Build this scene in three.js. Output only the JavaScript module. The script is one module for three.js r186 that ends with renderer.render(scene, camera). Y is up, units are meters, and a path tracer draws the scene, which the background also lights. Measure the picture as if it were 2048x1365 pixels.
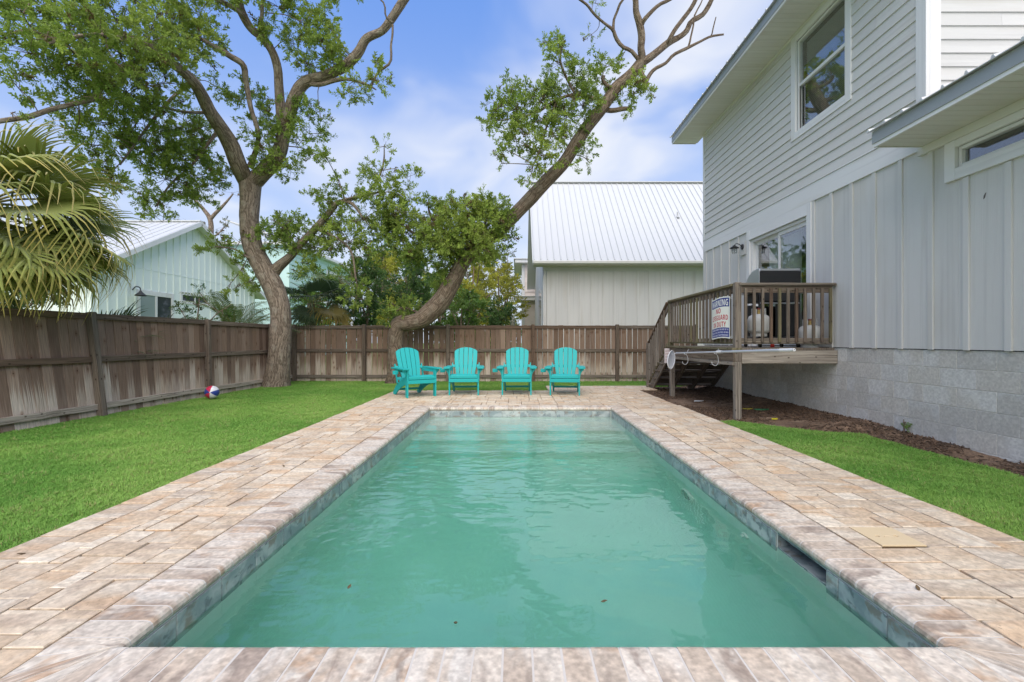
import * as THREE from 'three';
import { mergeGeometries } from 'three/addons/utils/BufferGeometryUtils.js';

// ---------------------------------------------------------------- camera, sky, sun, exposure
const scene = new THREE.Scene();
const camera = new THREE.PerspectiveCamera(72.84, 2048 / 1365, 0.05, 600);   // 16 mm lens, 1.1 m above the patio, level
camera.position.set(0, 1.1, 0);
camera.lookAt(0, 1.1, -10);
camera.setViewOffset(2048, 1365, -9, 0, 2048, 1365);
const renderer = new THREE.WebGLRenderer({ antialias: true });
renderer.toneMapping = THREE.LinearToneMapping;
renderer.toneMappingExposure = 1.75;
renderer.shadowMap.enabled = true;

let seed = 20240611;
const rnd = () => { seed = (seed + 0x6d2b79f5) | 0; let t = Math.imul(seed ^ (seed >>> 15), 1 | seed); t = (t + Math.imul(t ^ (t >>> 7), 61 | t)) ^ t; return ((t ^ (t >>> 14)) >>> 0) / 4294967296; };
const rr = (a, b) => a + (b - a) * rnd();
const pick = (a) => a[Math.floor(rnd() * a.length)];
const clamp = (x, a = 0, b = 1) => Math.min(b, Math.max(a, x));
const mix = (a, b, t) => a + (b - a) * t;
const sst = (a, b, x) => { const t = clamp((x - a) / (b - a)); return t * t * (3 - 2 * t); };
const hash = (x, y, z) => { let h = (Math.imul(x, 374761393) + Math.imul(y, 668265263) + Math.imul(z, 2147483647 ^ 0x3c6ef372)) | 0; h = Math.imul(h ^ (h >>> 13), 1274126177); return ((h ^ (h >>> 16)) >>> 0) / 4294967296; };
function noise3(x, y, z) {
  const xi = Math.floor(x), yi = Math.floor(y), zi = Math.floor(z); let u = x - xi, v = y - yi, w = z - zi;
  u = u * u * (3 - 2 * u); v = v * v * (3 - 2 * v); w = w * w * (3 - 2 * w);
  const c = (a, b, d) => hash(xi + a, yi + b, zi + d);
  return mix(mix(mix(c(0, 0, 0), c(1, 0, 0), u), mix(c(0, 1, 0), c(1, 1, 0), u), v), mix(mix(c(0, 0, 1), c(1, 0, 1), u), mix(c(0, 1, 1), c(1, 1, 1), u), v), w);
}
const fbm3 = (x, y, z, o = 4) => { let s = 0, a = 0.5, n = 0; for (let i = 0; i < o; i++) { s += a * noise3(x, y, z + i * 17.3); n += a; x *= 2.03; y *= 2.03; z *= 2.03; a *= 0.5; } return s / n; };

// sky: blue air with thin streaky cloud, the same all the way round
function makeSky() {
  const W = 2048, H = 1024, data = new Float32Array(W * H * 4);
  const zen = [0.095, 0.20, 0.49], mid = [0.265, 0.355, 0.565], low = [0.42, 0.485, 0.585], cl = [0.53, 0.545, 0.575];
  for (let j = 0; j < H; j++) for (let i = 0; i < W; i++) {
    const lat = ((j + 0.5) / H - 0.5) * Math.PI, lon = ((i + 0.5) / W - 0.5) * 2 * Math.PI;
    const y = Math.sin(lat), x = Math.cos(lat) * Math.cos(lon), z = Math.cos(lat) * Math.sin(lon), k = (j * W + i) * 4;
    const h = Math.max(y, 0), t1 = sst(0.02, 0.36, h), t2 = sst(0.20, 0.66, h);
    let cover = 0;
    if (y > 0) {
      const s = 1 / (h + 0.16), a = x * s * 1.05 + 2.2, b = z * s * 1.05 + 15.6;
      const wx = fbm3(a * 1.1, b * 1.1, 5.5, 3) * 1.5, wz = fbm3(a * 1.1 + 9.1, b * 1.1, 2.5, 3) * 1.5;
      const big = fbm3(a * 1.25 + wx, b * 1.25 + wz, 11.0, 5), fine = fbm3(a * 4.2 + wx * 2.5, b * 2.4 + wz * 2.5, 31.0, 5);
      cover = sst(0.41, 0.82, big * 0.74 + fine * 0.28) * mix(0.4, 0.95, sst(0.05, 0.30, h));
    }
    for (let c = 0; c < 3; c++) { const air = mix(mix(low[c], mid[c], t1), zen[c], t2); data[k + c] = mix(air, cl[c], cover); }
    data[k + 3] = 1;
  }
  const t = new THREE.DataTexture(data, W, H, THREE.RGBAFormat, THREE.FloatType);
  t.mapping = THREE.EquirectangularReflectionMapping; t.magFilter = THREE.LinearFilter; t.minFilter = THREE.LinearFilter; t.needsUpdate = true;
  return t;
}
const sky = makeSky();
scene.background = sky;
scene.environment = sky;

// veiled sun high behind the camera
const sun = new THREE.DirectionalLight(new THREE.Color(1.0, 0.91, 0.785), 2.35);
sun.position.set(1, 31, 19);
sun.target.position.set(0, 0, -7);
sun.castShadow = true; sun.shadow.radius = 150; sun.shadow.mapSize.set(4096, 4096);
Object.assign(sun.shadow.camera, { left: -26, right: 26, top: 26, bottom: -26, near: 1, far: 120 });
scene.add(sun, sun.target);

// ---------------------------------------------------------------- helpers
const V = (x, y, z) => new THREE.Vector3(x, y, z);
const C = (r, g, b) => new THREE.Color().setRGB(r, g, b);
function shade(o) { o.castShadow = true; o.receiveShadow = true; return o; }
const used = {};
function numbered(name) { const n = used[name] = (used[name] ?? -1) + 1; return n ? `${name}_${String(n).padStart(3, '0')}` : name; }
function tag(o, label, category, group) { Object.assign(o.userData, { label, category }); if (group) o.userData.group = group; return o; }
function thing(name, label, category, pos = [0, 0, 0], turn = 0, group) {
  const g = new THREE.Group(); g.name = numbered(name); g.position.set(...pos); g.rotation.y = turn; scene.add(g); return tag(g, label, category, group);
}
function part(parent, name, geo, mat) { const m = shade(new THREE.Mesh(geo, mat)); m.name = name; parent.add(m); return m; }
function lone(name, geo, mat, label, category, group) { const m = shade(new THREE.Mesh(geo, mat)); m.name = numbered(name); scene.add(m); return tag(m, label, category, group); }
function setting(name, geo, mat) { const m = geo ? shade(new THREE.Mesh(geo, mat)) : new THREE.Group(); m.name = numbered(name); m.userData.kind = 'structure'; scene.add(m); return m; }
const stuff = (o) => { o.userData.kind = 'stuff'; return o; };

function polyGeo(polys, center, grain, uvo) {       // convex flat polygons -> triangles facing away from center, uv in metres
  const pos = [], uv = [], n = V(0, 0, 0), e = V(0, 0, 0), o = V(0, 0, 0);
  for (let p of polys) {
    e.subVectors(p[1], p[0]); o.subVectors(p[2], p[0]); n.crossVectors(e, o);
    o.set(0, 0, 0); for (const q of p) o.add(q); o.divideScalar(p.length).sub(center);
    if (n.dot(o) < 0) { p = [...p].reverse(); n.negate(); }
    const a = [Math.abs(n.x), Math.abs(n.y), Math.abs(n.z)], d = a.indexOf(Math.max(...a)), rest = [0, 1, 2].filter((k) => k !== d);
    const va = rest.includes(grain) ? grain : rest[1], ua = rest.find((k) => k !== va);
    for (let i = 1; i + 1 < p.length; i++) for (const q of [p[0], p[i], p[i + 1]]) { pos.push(q.x, q.y, q.z); uv.push(q.getComponent(ua) + uvo[0], q.getComponent(va) + uvo[1]); }
  }
  const g = new THREE.BufferGeometry();
  g.setAttribute('position', new THREE.Float32BufferAttribute(pos, 3)); g.setAttribute('uv', new THREE.Float32BufferAttribute(uv, 2)); g.computeVertexNormals();
  return g;
}
function cbox(x0, x1, y0, y1, z0, z1, b = 0.004, grain = 1, uvo = [rnd() * 7, rnd() * 7]) {   // chamfered box
  const c = [(x0 + x1) / 2, (y0 + y1) / 2, (z0 + z1) / 2], h = [Math.abs(x1 - x0) / 2, Math.abs(y1 - y0) / 2, Math.abs(z1 - z0) / 2], polys = [];
  b = Math.min(b, h[0] * 0.9, h[1] * 0.9, h[2] * 0.9);
  const P = (s, a) => V(...[0, 1, 2].map((k) => c[k] + s[k] * (h[k] - (k === a ? 0 : b))));
  for (let a = 0; a < 3; a++) {
    const u = (a + 1) % 3, w = (a + 2) % 3, S = (sa, su, sw) => { const s = [0, 0, 0]; s[a] = sa; s[u] = su; s[w] = sw; return s; };
    for (const s of [-1, 1]) polys.push([P(S(s, -1, -1), a), P(S(s, 1, -1), a), P(S(s, 1, 1), a), P(S(s, -1, 1), a)]);
    if (b > 0) for (const s of [-1, 1]) for (const t of [-1, 1]) polys.push([P(S(-1, s, t), u), P(S(1, s, t), u), P(S(1, s, t), w), P(S(-1, s, t), w)]);
  }
  if (b > 0) for (const x of [-1, 1]) for (const y of [-1, 1]) for (const z of [-1, 1]) polys.push([P([x, y, z], 0), P([x, y, z], 1), P([x, y, z], 2)]);
  return polyGeo(polys, V(...c), grain, uvo);
}
const box = (x0, x1, y0, y1, z0, z1, grain = 1, uvo) => cbox(x0, x1, y0, y1, z0, z1, 0, grain, uvo);
function beam(a, b, w, h, bev = 0.004, roll = V(0, 1, 0)) {       // timber from a to b, h along roll, w across
  const d = V(0, 0, 0).subVectors(b, a), L = d.length(); d.normalize();
  const side = V(0, 0, 0).crossVectors(roll, d).normalize(), up = V(0, 0, 0).crossVectors(d, side);
  const g = cbox(-w / 2, w / 2, -h / 2, h / 2, -L / 2, L / 2, bev, 2);
  return g.applyMatrix4(new THREE.Matrix4().makeBasis(side, up, d).setPosition((a.x + b.x) / 2, (a.y + b.y) / 2, (a.z + b.z) / 2));
}
function tube(pts, { seg = 10, step = 0.12, rough = 0, cap = false } = {}) {      // pts [x, y, z, r]
  const ps = pts.map((p) => V(p[0], p[1], p[2])), curve = new THREE.CatmullRomCurve3(ps, false, 'centripetal'), n = pts.length;
  let len = 0; for (let i = 1; i < n; i++) len += ps[i].distanceTo(ps[i - 1]);
  const N = Math.max(2, Math.min(90, Math.ceil(len / step))), pos = [], nor = [], uv = [], idx = [], at = V(0, 0, 0), tan = V(0, 0, 0), last = V(0, 0, 0);
  let u = null, w = V(0, 0, 0), along = rnd() * 5;
  for (let i = 0; i <= N; i++) {
    const t = i / N, f = t * (n - 1), k = Math.min(n - 2, Math.floor(f)), r = mix(pts[k][3], pts[k + 1][3], f - k);
    curve.getPoint(t, at); curve.getTangent(t, tan);
    if (!u) { u = V(1, 0, 0.3).cross(tan).normalize(); if (u.lengthSq() < 0.1) u = V(0, 0, 1).cross(tan).normalize(); } else { u.addScaledVector(tan, -u.dot(tan)).normalize(); along += at.distanceTo(last); }
    last.copy(at); w.crossVectors(tan, u);
    for (let j = 0; j <= seg; j++) {
      const a = (j % seg) / seg * Math.PI * 2, ca = Math.cos(a), sa = Math.sin(a), nx = u.x * ca + w.x * sa, ny = u.y * ca + w.y * sa, nz = u.z * ca + w.z * sa;
      const q = rough ? r * (1 + rough * (fbm3(at.x * 2.2 + nx * 1.1, at.y * 2.2 + ny * 1.1, at.z * 2.2 + nz * 1.1, 3) - 0.5) * 2) : r;
      pos.push(at.x + nx * q, at.y + ny * q, at.z + nz * q); nor.push(nx, ny, nz); uv.push(j / seg * Math.max(1, Math.round(r * 6.283 / 0.35)) * 0.35, along);
      if (i < N && j < seg) { const p = i * (seg + 1) + j; idx.push(p, p + 1, p + seg + 1, p + 1, p + seg + 2, p + seg + 1); }
    }
  }
  if (cap) { const p = N * (seg + 1), m = pos.length / 3; pos.push(at.x, at.y, at.z); nor.push(tan.x, tan.y, tan.z); uv.push(0, 0); for (let j = 0; j < seg; j++) idx.push(p + j, p + j + 1, m); }
  const g = new THREE.BufferGeometry();
  g.setAttribute('position', new THREE.Float32BufferAttribute(pos, 3)); g.setAttribute('normal', new THREE.Float32BufferAttribute(nor, 3)); g.setAttribute('uv', new THREE.Float32BufferAttribute(uv, 2)); g.setIndex(idx);
  return g;
}
const rod = (a, b, r, seg = 10) => tube([[...a, r], [...b, r]], { seg, step: 9, cap: true });
const at = (g, x, y, z) => g.translate(x, y, z);
const flat = (g) => (g.index ? g.toNonIndexed() : g);
const merge = (list) => mergeGeometries(list.map(flat));

// ---------------------------------------------------------------- textures
const lat2 = (x, y, s) => hash(x, y, s * 7919 + 13);
function tn(u, v, fx, fy, s) {                     // tiling value noise, fx by fy cells
  const x = u * fx, y = v * fy, xi = Math.floor(x), yi = Math.floor(y); let a = x - xi, b = y - yi; a = a * a * (3 - 2 * a); b = b * b * (3 - 2 * b);
  const m = (k, n) => ((k % n) + n) % n, x0 = m(xi, fx), x1 = m(xi + 1, fx), y0 = m(yi, fy), y1 = m(yi + 1, fy);
  return mix(mix(lat2(x0, y0, s), lat2(x1, y0, s), a), mix(lat2(x0, y1, s), lat2(x1, y1, s), a), b);
}
const tf = (u, v, fx, fy, s, o = 5) => { let t = 0, a = 0.5, n = 0; for (let i = 0; i < o; i++) { t += a * tn(u, v, fx << i, fy << i, s + i); n += a; a *= 0.5; } return t / n; };
function tex(w, h, fn, srgb = true, rep = [1, 1]) {
  const d = new Uint8Array(w * h * 4), c = [0, 0, 0];
  for (let j = 0; j < h; j++) for (let i = 0; i < w; i++) { fn((i + 0.5) / w, (j + 0.5) / h, c); const k = (j * w + i) * 4; d[k] = clamp(c[0], 0, 255); d[k + 1] = clamp(c[1], 0, 255); d[k + 2] = clamp(c[2], 0, 255); d[k + 3] = 255; }
  const t = new THREE.DataTexture(d, w, h, THREE.RGBAFormat);
  if (srgb) t.colorSpace = THREE.SRGBColorSpace;
  t.wrapS = t.wrapT = THREE.RepeatWrapping; t.magFilter = THREE.LinearFilter; t.minFilter = THREE.LinearMipmapLinearFilter; t.generateMipmaps = true; t.repeat.set(...rep); t.needsUpdate = true;
  return t;
}
const lerp3 = (c, a, b, t) => { for (let k = 0; k < 3; k++) c[k] = mix(a[k], b[k], t); };
const grey = (c, v) => { c[0] = c[1] = c[2] = v * 255; };
const std = (o) => new THREE.MeshStandardMaterial({ roughness: 0.8, ...o });
const phy = (o) => new THREE.MeshPhysicalMaterial({ roughness: 0.8, ...o });

// streaky cast-stone of the pavers
const stoneTex = tex(1024, 1024, (u, v, c) => {
  const w = tf(u, v, 4, 4, 3, 4), a = tf(u + w * 0.10, v + w * 0.05, 3, 12, 11, 6), b = tf(u + w * 0.07, v, 5, 34, 21, 5), g = tf(u, v, 90, 90, 31, 3), p = tn(u, v, 300, 300, 5);
  lerp3(c, [222, 203, 180], [236, 224, 207], sst(0.36, 0.66, a));
  lerp3(c, c, [194, 178, 164], sst(0.55, 0.75, b) * 0.6);
  lerp3(c, c, [220, 184, 148], sst(0.54, 0.74, tf(u + w * 0.1, v, 4, 9, 41, 5)) * 0.5);
  lerp3(c, c, [238, 228, 212], sst(0.60, 0.78, tf(u, v + w * 0.1, 5, 22, 51, 5)) * 0.8);
  const k = 0.86 + 0.28 * g; for (let q = 0; q < 3; q++) c[q] *= k; if (p > 0.93) for (let q = 0; q < 3; q++) c[q] *= 0.80;
}, true, [0.6, 0.6]);
const stoneBump = tex(512, 512, (u, v, c) => grey(c, 0.45 * tf(u, v, 12, 30, 71, 5) + 0.55 * tf(u, v, 60, 60, 81, 3)), false, [1.4, 1.4]);
// paler veined stone of the coping, veins along v
const copingTex = tex(1024, 1024, (u, v, c) => {
  const w = tf(u, v, 6, 3, 4, 5), a = tf(u + w * 0.22, v + w * 0.10, 14, 5, 12, 6), b = tf(u + w * 0.16, v, 26, 6, 22, 6), g = tf(u, v, 110, 110, 32, 3);
  lerp3(c, [218, 202, 184], [236, 226, 212], sst(0.36, 0.62, a));
  lerp3(c, c, [168, 152, 140], sst(0.54, 0.74, b) * 0.7);
  lerp3(c, c, [242, 236, 226], sst(0.57, 0.74, tf(u + w * 0.2, v + w * 0.2, 18, 7, 42, 6)) * 0.75);
  lerp3(c, c, [204, 160, 122], sst(0.60, 0.76, tf(u, v + w * 0.2, 8, 8, 52, 5)) * 0.55);
  const k = 0.84 + 0.32 * g; for (let q = 0; q < 3; q++) c[q] *= k;
}, true, [0.55, 0.55]);
// weathered wood, grain along v, tile 1 m by 2 m
const woodFn = (lo, hi, dark) => (u, v, c) => {
  const w = tf(u, v, 3, 3, 9, 4) * 0.05, g = tf(u + w, v, 70, 3, 14, 4), f = tf(u + w, v, 260, 6, 24, 2), p = tf(u, v, 6, 4, 34, 4);
  lerp3(c, lo, hi, clamp(g * 0.9 + p * 0.5 - 0.2)); const k = 0.72 + 0.5 * f; for (let q = 0; q < 3; q++) c[q] *= k;
  const ku = Math.floor(u * 9), kv = Math.floor(v * 11), kx = (ku + 0.3 + 0.4 * lat2(ku, kv, 5)) / 9, ky = (kv + 0.3 + 0.4 * lat2(ku, kv, 6)) / 11, dx = (u - kx) * 1, dy = (v - ky) * 1.3, d = Math.sqrt(dx * dx + dy * dy);
  if (lat2(ku, kv, 7) > 0.62) lerp3(c, c, dark, sst(0.013, 0.006, d) * 0.85);
  if (tf(u + w, v, 160, 5, 44, 2) > 0.70) lerp3(c, c, dark, 0.55);
};
const woodTex = tex(512, 1024, woodFn([152, 142, 131], [204, 196, 184], [86, 75, 65]), true, [1, 0.5]);
const woodBump = tex(512, 1024, (u, v, c) => grey(c, 0.6 * tf(u, v, 80, 3, 14, 4) + 0.4 * tf(u, v, 260, 6, 24, 2)), false, [1, 0.5]);
// a row of 16 fence boards, brown with bleached, washed-out feet that end in ragged streaks
const boardFn = (tone) => (u, v, c) => {
  const k = Math.floor(u * 16), x = u * 16 - k, q = lat2(k, 3, 91), w = (tf(u, v, 40, 4, 7, 3) - 0.5) * 0.012;
  const g = tf(u + w, v, 700, 3, 61 + k, 3), p = tf(u, v, 32, 5, 71, 4), fine = tf(u + w, v, 1500, 9, 81, 2);
  const [b0, b1, p0, p1] = tone, brown = [0, 1, 2].map((i) => mix(b0[i], b1[i], q)), pale = [0, 1, 2].map((i) => mix(p0[i], p1[i], q));
  lerp3(c, brown, pale, clamp(g * 0.8 + p * 0.7 - 0.35));
  const edge = 0.20 + 0.30 * lat2(k, 5, 17) + (tf(u + w, v, 330, 2, 23, 3) - 0.5) * 0.34, f = sst(edge + 0.07, edge - 0.10, v) * (lat2(k, 8, 29) > 0.2 ? 0.9 : 0.3);
  lerp3(c, c, [222, 215, 204], f * (0.6 + 0.5 * tf(u, v, 400, 12, 37, 3)));
  const m = 0.72 + 0.46 * fine; for (let i = 0; i < 3; i++) c[i] *= m;
  for (let i = 0; i < 4; i++) { if (lat2(k, i, 53) < 0.55) continue; const kx = 0.12 + 0.76 * lat2(k, i, 43), ky = lat2(k * 7 + 3, i * 5 + 1, 47), dx = (x - kx) * 0.14, dy = (v - ky) * 1.56, d = Math.hypot(dx, dy * 0.8); lerp3(c, c, [58, 42, 34], sst(0.011, 0.004, d) * 0.75); lerp3(c, c, [98, 66, 46], sst(0.05, 0.012, Math.hypot(dx * 1.6, dy * 0.7)) * 0.35); }
};
const boardTex = tex(2048, 1024, boardFn([[118, 98, 84], [146, 125, 110], [142, 124, 110], [170, 153, 138]]));
// bark: long furrows
const furrow = (u, v) => { const w = tf(u, v, 6, 6, 3, 4) * 0.10; return 0.6 * (1 - Math.abs(tf(u + w, v, 24, 4, 15, 4) * 2 - 1)) + 0.4 * (1 - Math.abs(tf(u + w, v, 56, 9, 25, 3) * 2 - 1)); };
const barkTex = tex(512, 512, (u, v, c) => {
  const f = furrow(u, v); lerp3(c, [176, 162, 146], [104, 92, 80], sst(0.66, 0.96, f));
  lerp3(c, c, [186, 180, 166], sst(0.58, 0.74, tf(u, v, 7, 7, 45, 5)) * 0.55); const k = 0.78 + 0.44 * tf(u, v, 80, 80, 55, 3); for (let q = 0; q < 3; q++) c[q] *= k;
}, true, [2.2, 1.1]);
const barkBump = tex(512, 512, (u, v, c) => grey(c, 1 - furrow(u, v) * 0.8 - 0.2 * tf(u, v, 60, 60, 65, 3)), false, [2.2, 1.1]);
const soilTex = tex(512, 512, (u, v, c) => { lerp3(c, [86, 66, 50], [138, 114, 92], tf(u, v, 9, 9, 5, 6)); lerp3(c, c, [160, 140, 118], sst(0.58, 0.8, tf(u, v, 5, 5, 15, 5)) * 0.6); const k = 0.7 + 0.6 * tf(u, v, 120, 120, 25, 2); for (let q = 0; q < 3; q++) c[q] *= k; }, true, [0.7, 0.7]);
const turfTex = tex(512, 512, (u, v, c) => { lerp3(c, [88, 116, 44], [130, 158, 66], tf(u, v, 60, 60, 5, 3)); lerp3(c, c, [120, 108, 66], sst(0.6, 0.8, tf(u, v, 16, 16, 15, 4)) * 0.5); }, true, [0.8, 0.8]);
const slateTex = tex(512, 512, (u, v, c) => {
  const w = tf(u, v, 5, 5, 6, 4); lerp3(c, [156, 168, 168], [200, 206, 202], sst(0.3, 0.7, tf(u + w * 0.3, v + w * 0.2, 9, 12, 16, 6)));
  lerp3(c, c, [150, 134, 118], sst(0.58, 0.76, tf(u + w * 0.2, v, 10, 14, 26, 5)) * 0.7); lerp3(c, c, [112, 120, 122], sst(0.60, 0.76, tf(u, v + w * 0.3, 18, 22, 36, 5)) * 0.7);
}, true, [1.3, 1.3]);
const plasterTex = tex(512, 512, (u, v, c) => { const k = tf(u, v, 6, 6, 8, 6), f = tn(u, v, 200, 200, 18); lerp3(c, [222, 228, 220], [238, 242, 234], k * 0.8 + f * 0.2); }, true, [0.5, 0.5]);
const concreteTex = tex(512, 512, (u, v, c) => { const k = tf(u, v, 8, 8, 9, 6), f = tf(u, v, 70, 70, 19, 3), p = tf(u, v, 3, 3, 29, 4); lerp3(c, [200, 199, 194], [212, 211, 206], k); lerp3(c, c, [192, 187, 177], sst(0.52, 0.7, p) * 0.6); const m = 0.9 + 0.2 * f; for (let q = 0; q < 3; q++) c[q] *= m; }, true, [0.8, 0.8]);
const concreteBump = tex(256, 256, (u, v, c) => grey(c, tf(u, v, 50, 50, 39, 4)), false, [2.5, 2.5]);
const sidingBump = tex(512, 512, (u, v, c) => grey(c, tf(u, v, 160, 4, 49, 3)), false, [1, 0.6]);
const paintTex = tex(512, 512, (u, v, c) => { const k = tf(u, v, 5, 3, 59, 5), s = tf(u, v, 60, 2, 69, 4); grey(c, 0.95 + 0.05 * k - 0.04 * sst(0.56, 0.85, s)); lerp3(c, c, [218, 211, 198], sst(0.6, 0.8, tf(u, v, 9, 3, 79, 5)) * 0.22); }, true, [0.4, 0.25]);

// ---------------------------------------------------------------- materials
const tinted = (map, bump, bs, rough) => (r, g, b) => std({ map, bumpMap: bump, bumpScale: bs, color: C(r, g, b), roughness: rough });
const paverMats = [[0.77, 0.74, 0.68], [0.79, 0.757, 0.69], [0.75, 0.705, 0.635], [0.79, 0.735, 0.65], [0.87, 0.85, 0.79], [0.72, 0.69, 0.64], [0.81, 0.757, 0.67]].map((c) => tinted(stoneTex, stoneBump, 0.002, 0.85)(...c));
const copingMats = [[0.74, 0.72, 0.685], [0.79, 0.765, 0.73], [0.72, 0.695, 0.66], [0.77, 0.74, 0.695]].map((c) => tinted(copingTex, stoneBump, 0.0015, 0.75)(...c));
const grout = std({ color: C(0.62, 0.575, 0.515), bumpMap: concreteBump, bumpScale: 0.001, roughness: 0.95 });
const sandJoint = std({ map: soilTex, color: C(0.8, 0.75, 0.7), roughness: 1 });
const woodMats = [[0.46, 0.43, 0.395], [0.385, 0.345, 0.305], [0.58, 0.56, 0.53], [0.41, 0.355, 0.31]].map((c) => tinted(woodTex, woodBump, 0.002, 0.9)(...c));
const woodBrown = tinted(woodTex, woodBump, 0.002, 0.9)(0.34, 0.25, 0.195);
const woodPale = tinted(woodTex, woodBump, 0.002, 0.9)(0.84, 0.82, 0.78);
const woodBleached = std({ map: woodTex, bumpMap: woodBump, bumpScale: 0.002, color: C(0.98, 0.95, 0.90), roughness: 0.9 });
const woodMossy = tinted(woodTex, woodBump, 0.002, 0.95)(0.41, 0.395, 0.255);
const woodDark = tinted(woodTex, woodBump, 0.002, 0.9)(0.31, 0.26, 0.22);
const boardMats = [[0.92, 0.86, 0.79], [0.78, 0.71, 0.64], [1.0, 0.95, 0.89], [0.86, 0.77, 0.68], [0.72, 0.66, 0.61]].map((c) => std({ map: boardTex, bumpMap: woodBump, bumpScale: 0.0015, roughness: 0.92, color: C(...c) }));
const bark = std({ map: barkTex, bumpMap: barkBump, bumpScale: 0.018, color: C(0.80, 0.77, 0.73), roughness: 0.95 });
const barkDark = std({ map: barkTex, bumpMap: barkBump, bumpScale: 0.018, color: C(0.66, 0.60, 0.54), roughness: 0.95 });
const barkThin = std({ map: barkTex, color: C(0.62, 0.56, 0.50), roughness: 0.95 });
const white = std({ map: paintTex, color: C(0.80, 0.80, 0.79), roughness: 0.55 });
const wallGrey = std({ map: paintTex, bumpMap: sidingBump, bumpScale: 0.0012, color: C(0.65, 0.645, 0.615), roughness: 0.7 });
const mintPaint = std({ bumpMap: sidingBump, bumpScale: 0.001, color: C(0.83, 0.90, 0.86), roughness: 0.75 });
const wallGrey2 = std({ map: paintTex, bumpMap: sidingBump, bumpScale: 0.0012, color: C(0.66, 0.655, 0.625), roughness: 0.7 });
const soffitWhite = std({ map: paintTex, color: C(0.74, 0.73, 0.68), roughness: 0.7 });
const roofWhite = phy({ color: C(0.60, 0.61, 0.61), roughness: 0.42, metalness: 0.0, clearcoat: 0.2, clearcoatRoughness: 0.4 });
const dripMetal = std({ color: C(0.36, 0.385, 0.39), roughness: 0.45, metalness: 0.3 });
const blockMats = [[1, 1, 1], [0.95, 0.95, 0.95], [1.03, 1.03, 1.02], [0.92, 0.93, 0.94]].map((c) => std({ map: concreteTex, bumpMap: concreteBump, bumpScale: 0.003, color: C(...c.map((x) => x * 0.98)), roughness: 0.9 }));
const mortar = std({ map: concreteTex, bumpMap: concreteBump, bumpScale: 0.003, color: C(0.98, 0.98, 0.96), roughness: 0.95 });
const glass = phy({ color: C(0.92, 0.95, 0.95), roughness: 0.01, transmission: 1, thickness: 0, ior: 2.0 });
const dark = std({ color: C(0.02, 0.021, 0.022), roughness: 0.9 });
const curtain = std({ color: C(0.55, 0.58, 0.56), roughness: 0.95 });
const black = std({ color: C(0.012, 0.012, 0.013), roughness: 0.42 });
const steel = phy({ color: C(0.55, 0.56, 0.57), roughness: 0.32, metalness: 0.85 });
const teal = phy({ color: C(0.020, 0.41, 0.40), roughness: 0.5, specularIntensity: 0.6 });

// ---------------------------------------------------------------- ground, lawn, planting bed
{
  const g = new THREE.PlaneGeometry(500, 500).rotateX(-Math.PI / 2);
  const uv = g.attributes.uv, p = g.attributes.position; for (let i = 0; i < uv.count; i++) uv.setXY(i, p.getX(i), p.getZ(i));
  // the sheet is cut open for the pool
  const s = new THREE.Shape([[-250, -250], [250, -250], [250, 250], [-250, 250]].map((q) => new THREE.Vector2(...q)));
  s.holes.push(new THREE.Path([[-1.6, 1.5], [-1.6, 7.85], [1.75, 7.85], [1.75, 1.5]].map((q) => new THREE.Vector2(...q))));
  setting('ground', new THREE.ShapeGeometry(s).rotateX(-Math.PI / 2).translate(0, -0.075, 0), std({ map: turfTex, roughness: 1 }));
}
function sheet(pts, y, bumpy = 0, cell = 0.12) {        // a patch of ground inside polygon pts [x, z]
  const inside = (x, z) => { let c = false; for (let i = 0, j = pts.length - 1; i < pts.length; j = i++) { const [xi, zi] = pts[i], [xj, zj] = pts[j]; if ((zi > z) !== (zj > z) && x < (xj - xi) * (z - zi) / (zj - zi) + xi) c = !c; } return c; };
  const xs = pts.map((p) => p[0]), zs = pts.map((p) => p[1]), x0 = Math.min(...xs), x1 = Math.max(...xs), z0 = Math.min(...zs), z1 = Math.max(...zs);
  return { inside, x0, x1, z0, z1 };
}
const lawnPolys = [
  [[-6.32, 0.5], [-6.32, -12.95], [-2.668, -12.95], [-2.682, -6], [-2.672, -3], [-2.68, 0.5]],
  [[-2.70, -10.30], [-2.70, -12.95], [4.55, -12.95], [4.55, -11.40], [0.70, -11.40], [0.70, -10.30]],
  [[2.785, 0.5], [2.792, -3], [2.78, -4.5], [2.79, -6.35], [3.02, -6.45], [3.56, -5.82], [4.12, -5.5], [4.14, -4.2], [4.20, -3.0], [4.2, 0.5]],
];
const turfMat = std({ map: turfTex, color: C(1, 1, 0.9), roughness: 1 });
const lawnShapes = lawnPolys.map((p) => new THREE.ShapeGeometry(new THREE.Shape(p.map(([x, z]) => new THREE.Vector2(x, -z)))).rotateX(-Math.PI / 2).translate(0, -0.03, 0));
setting('lawn', merge(lawnShapes), turfMat);
const bedHeight = (x, z) => -0.035 + 0.05 * (fbm3(x * 2.1, z * 2.1, 4, 3) - 0.5) + 0.035 * (fbm3(x * 9, z * 9, 7, 3) - 0.5) + 0.07 * sst(0.55, 0, Math.abs(4.63 - x)) * sst(-3.5, -6.5, z) + 0.10 * Math.exp(-((x - 4.2) ** 2 + (z + 6.0) ** 2) / 0.10);
const bed = sheet([[2.81, -6.35], [3.02, -6.45], [3.56, -5.82], [4.12, -5.5], [4.14, -4.2], [4.20, -3.0], [4.2, 0.5], [4.66, 0.5], [4.66, -11.5], [3.2, -11.5], [3.2, -10.7], [2.72, -10.55], [2.84, -9.3], [2.86, -7.4]], 0);
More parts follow.
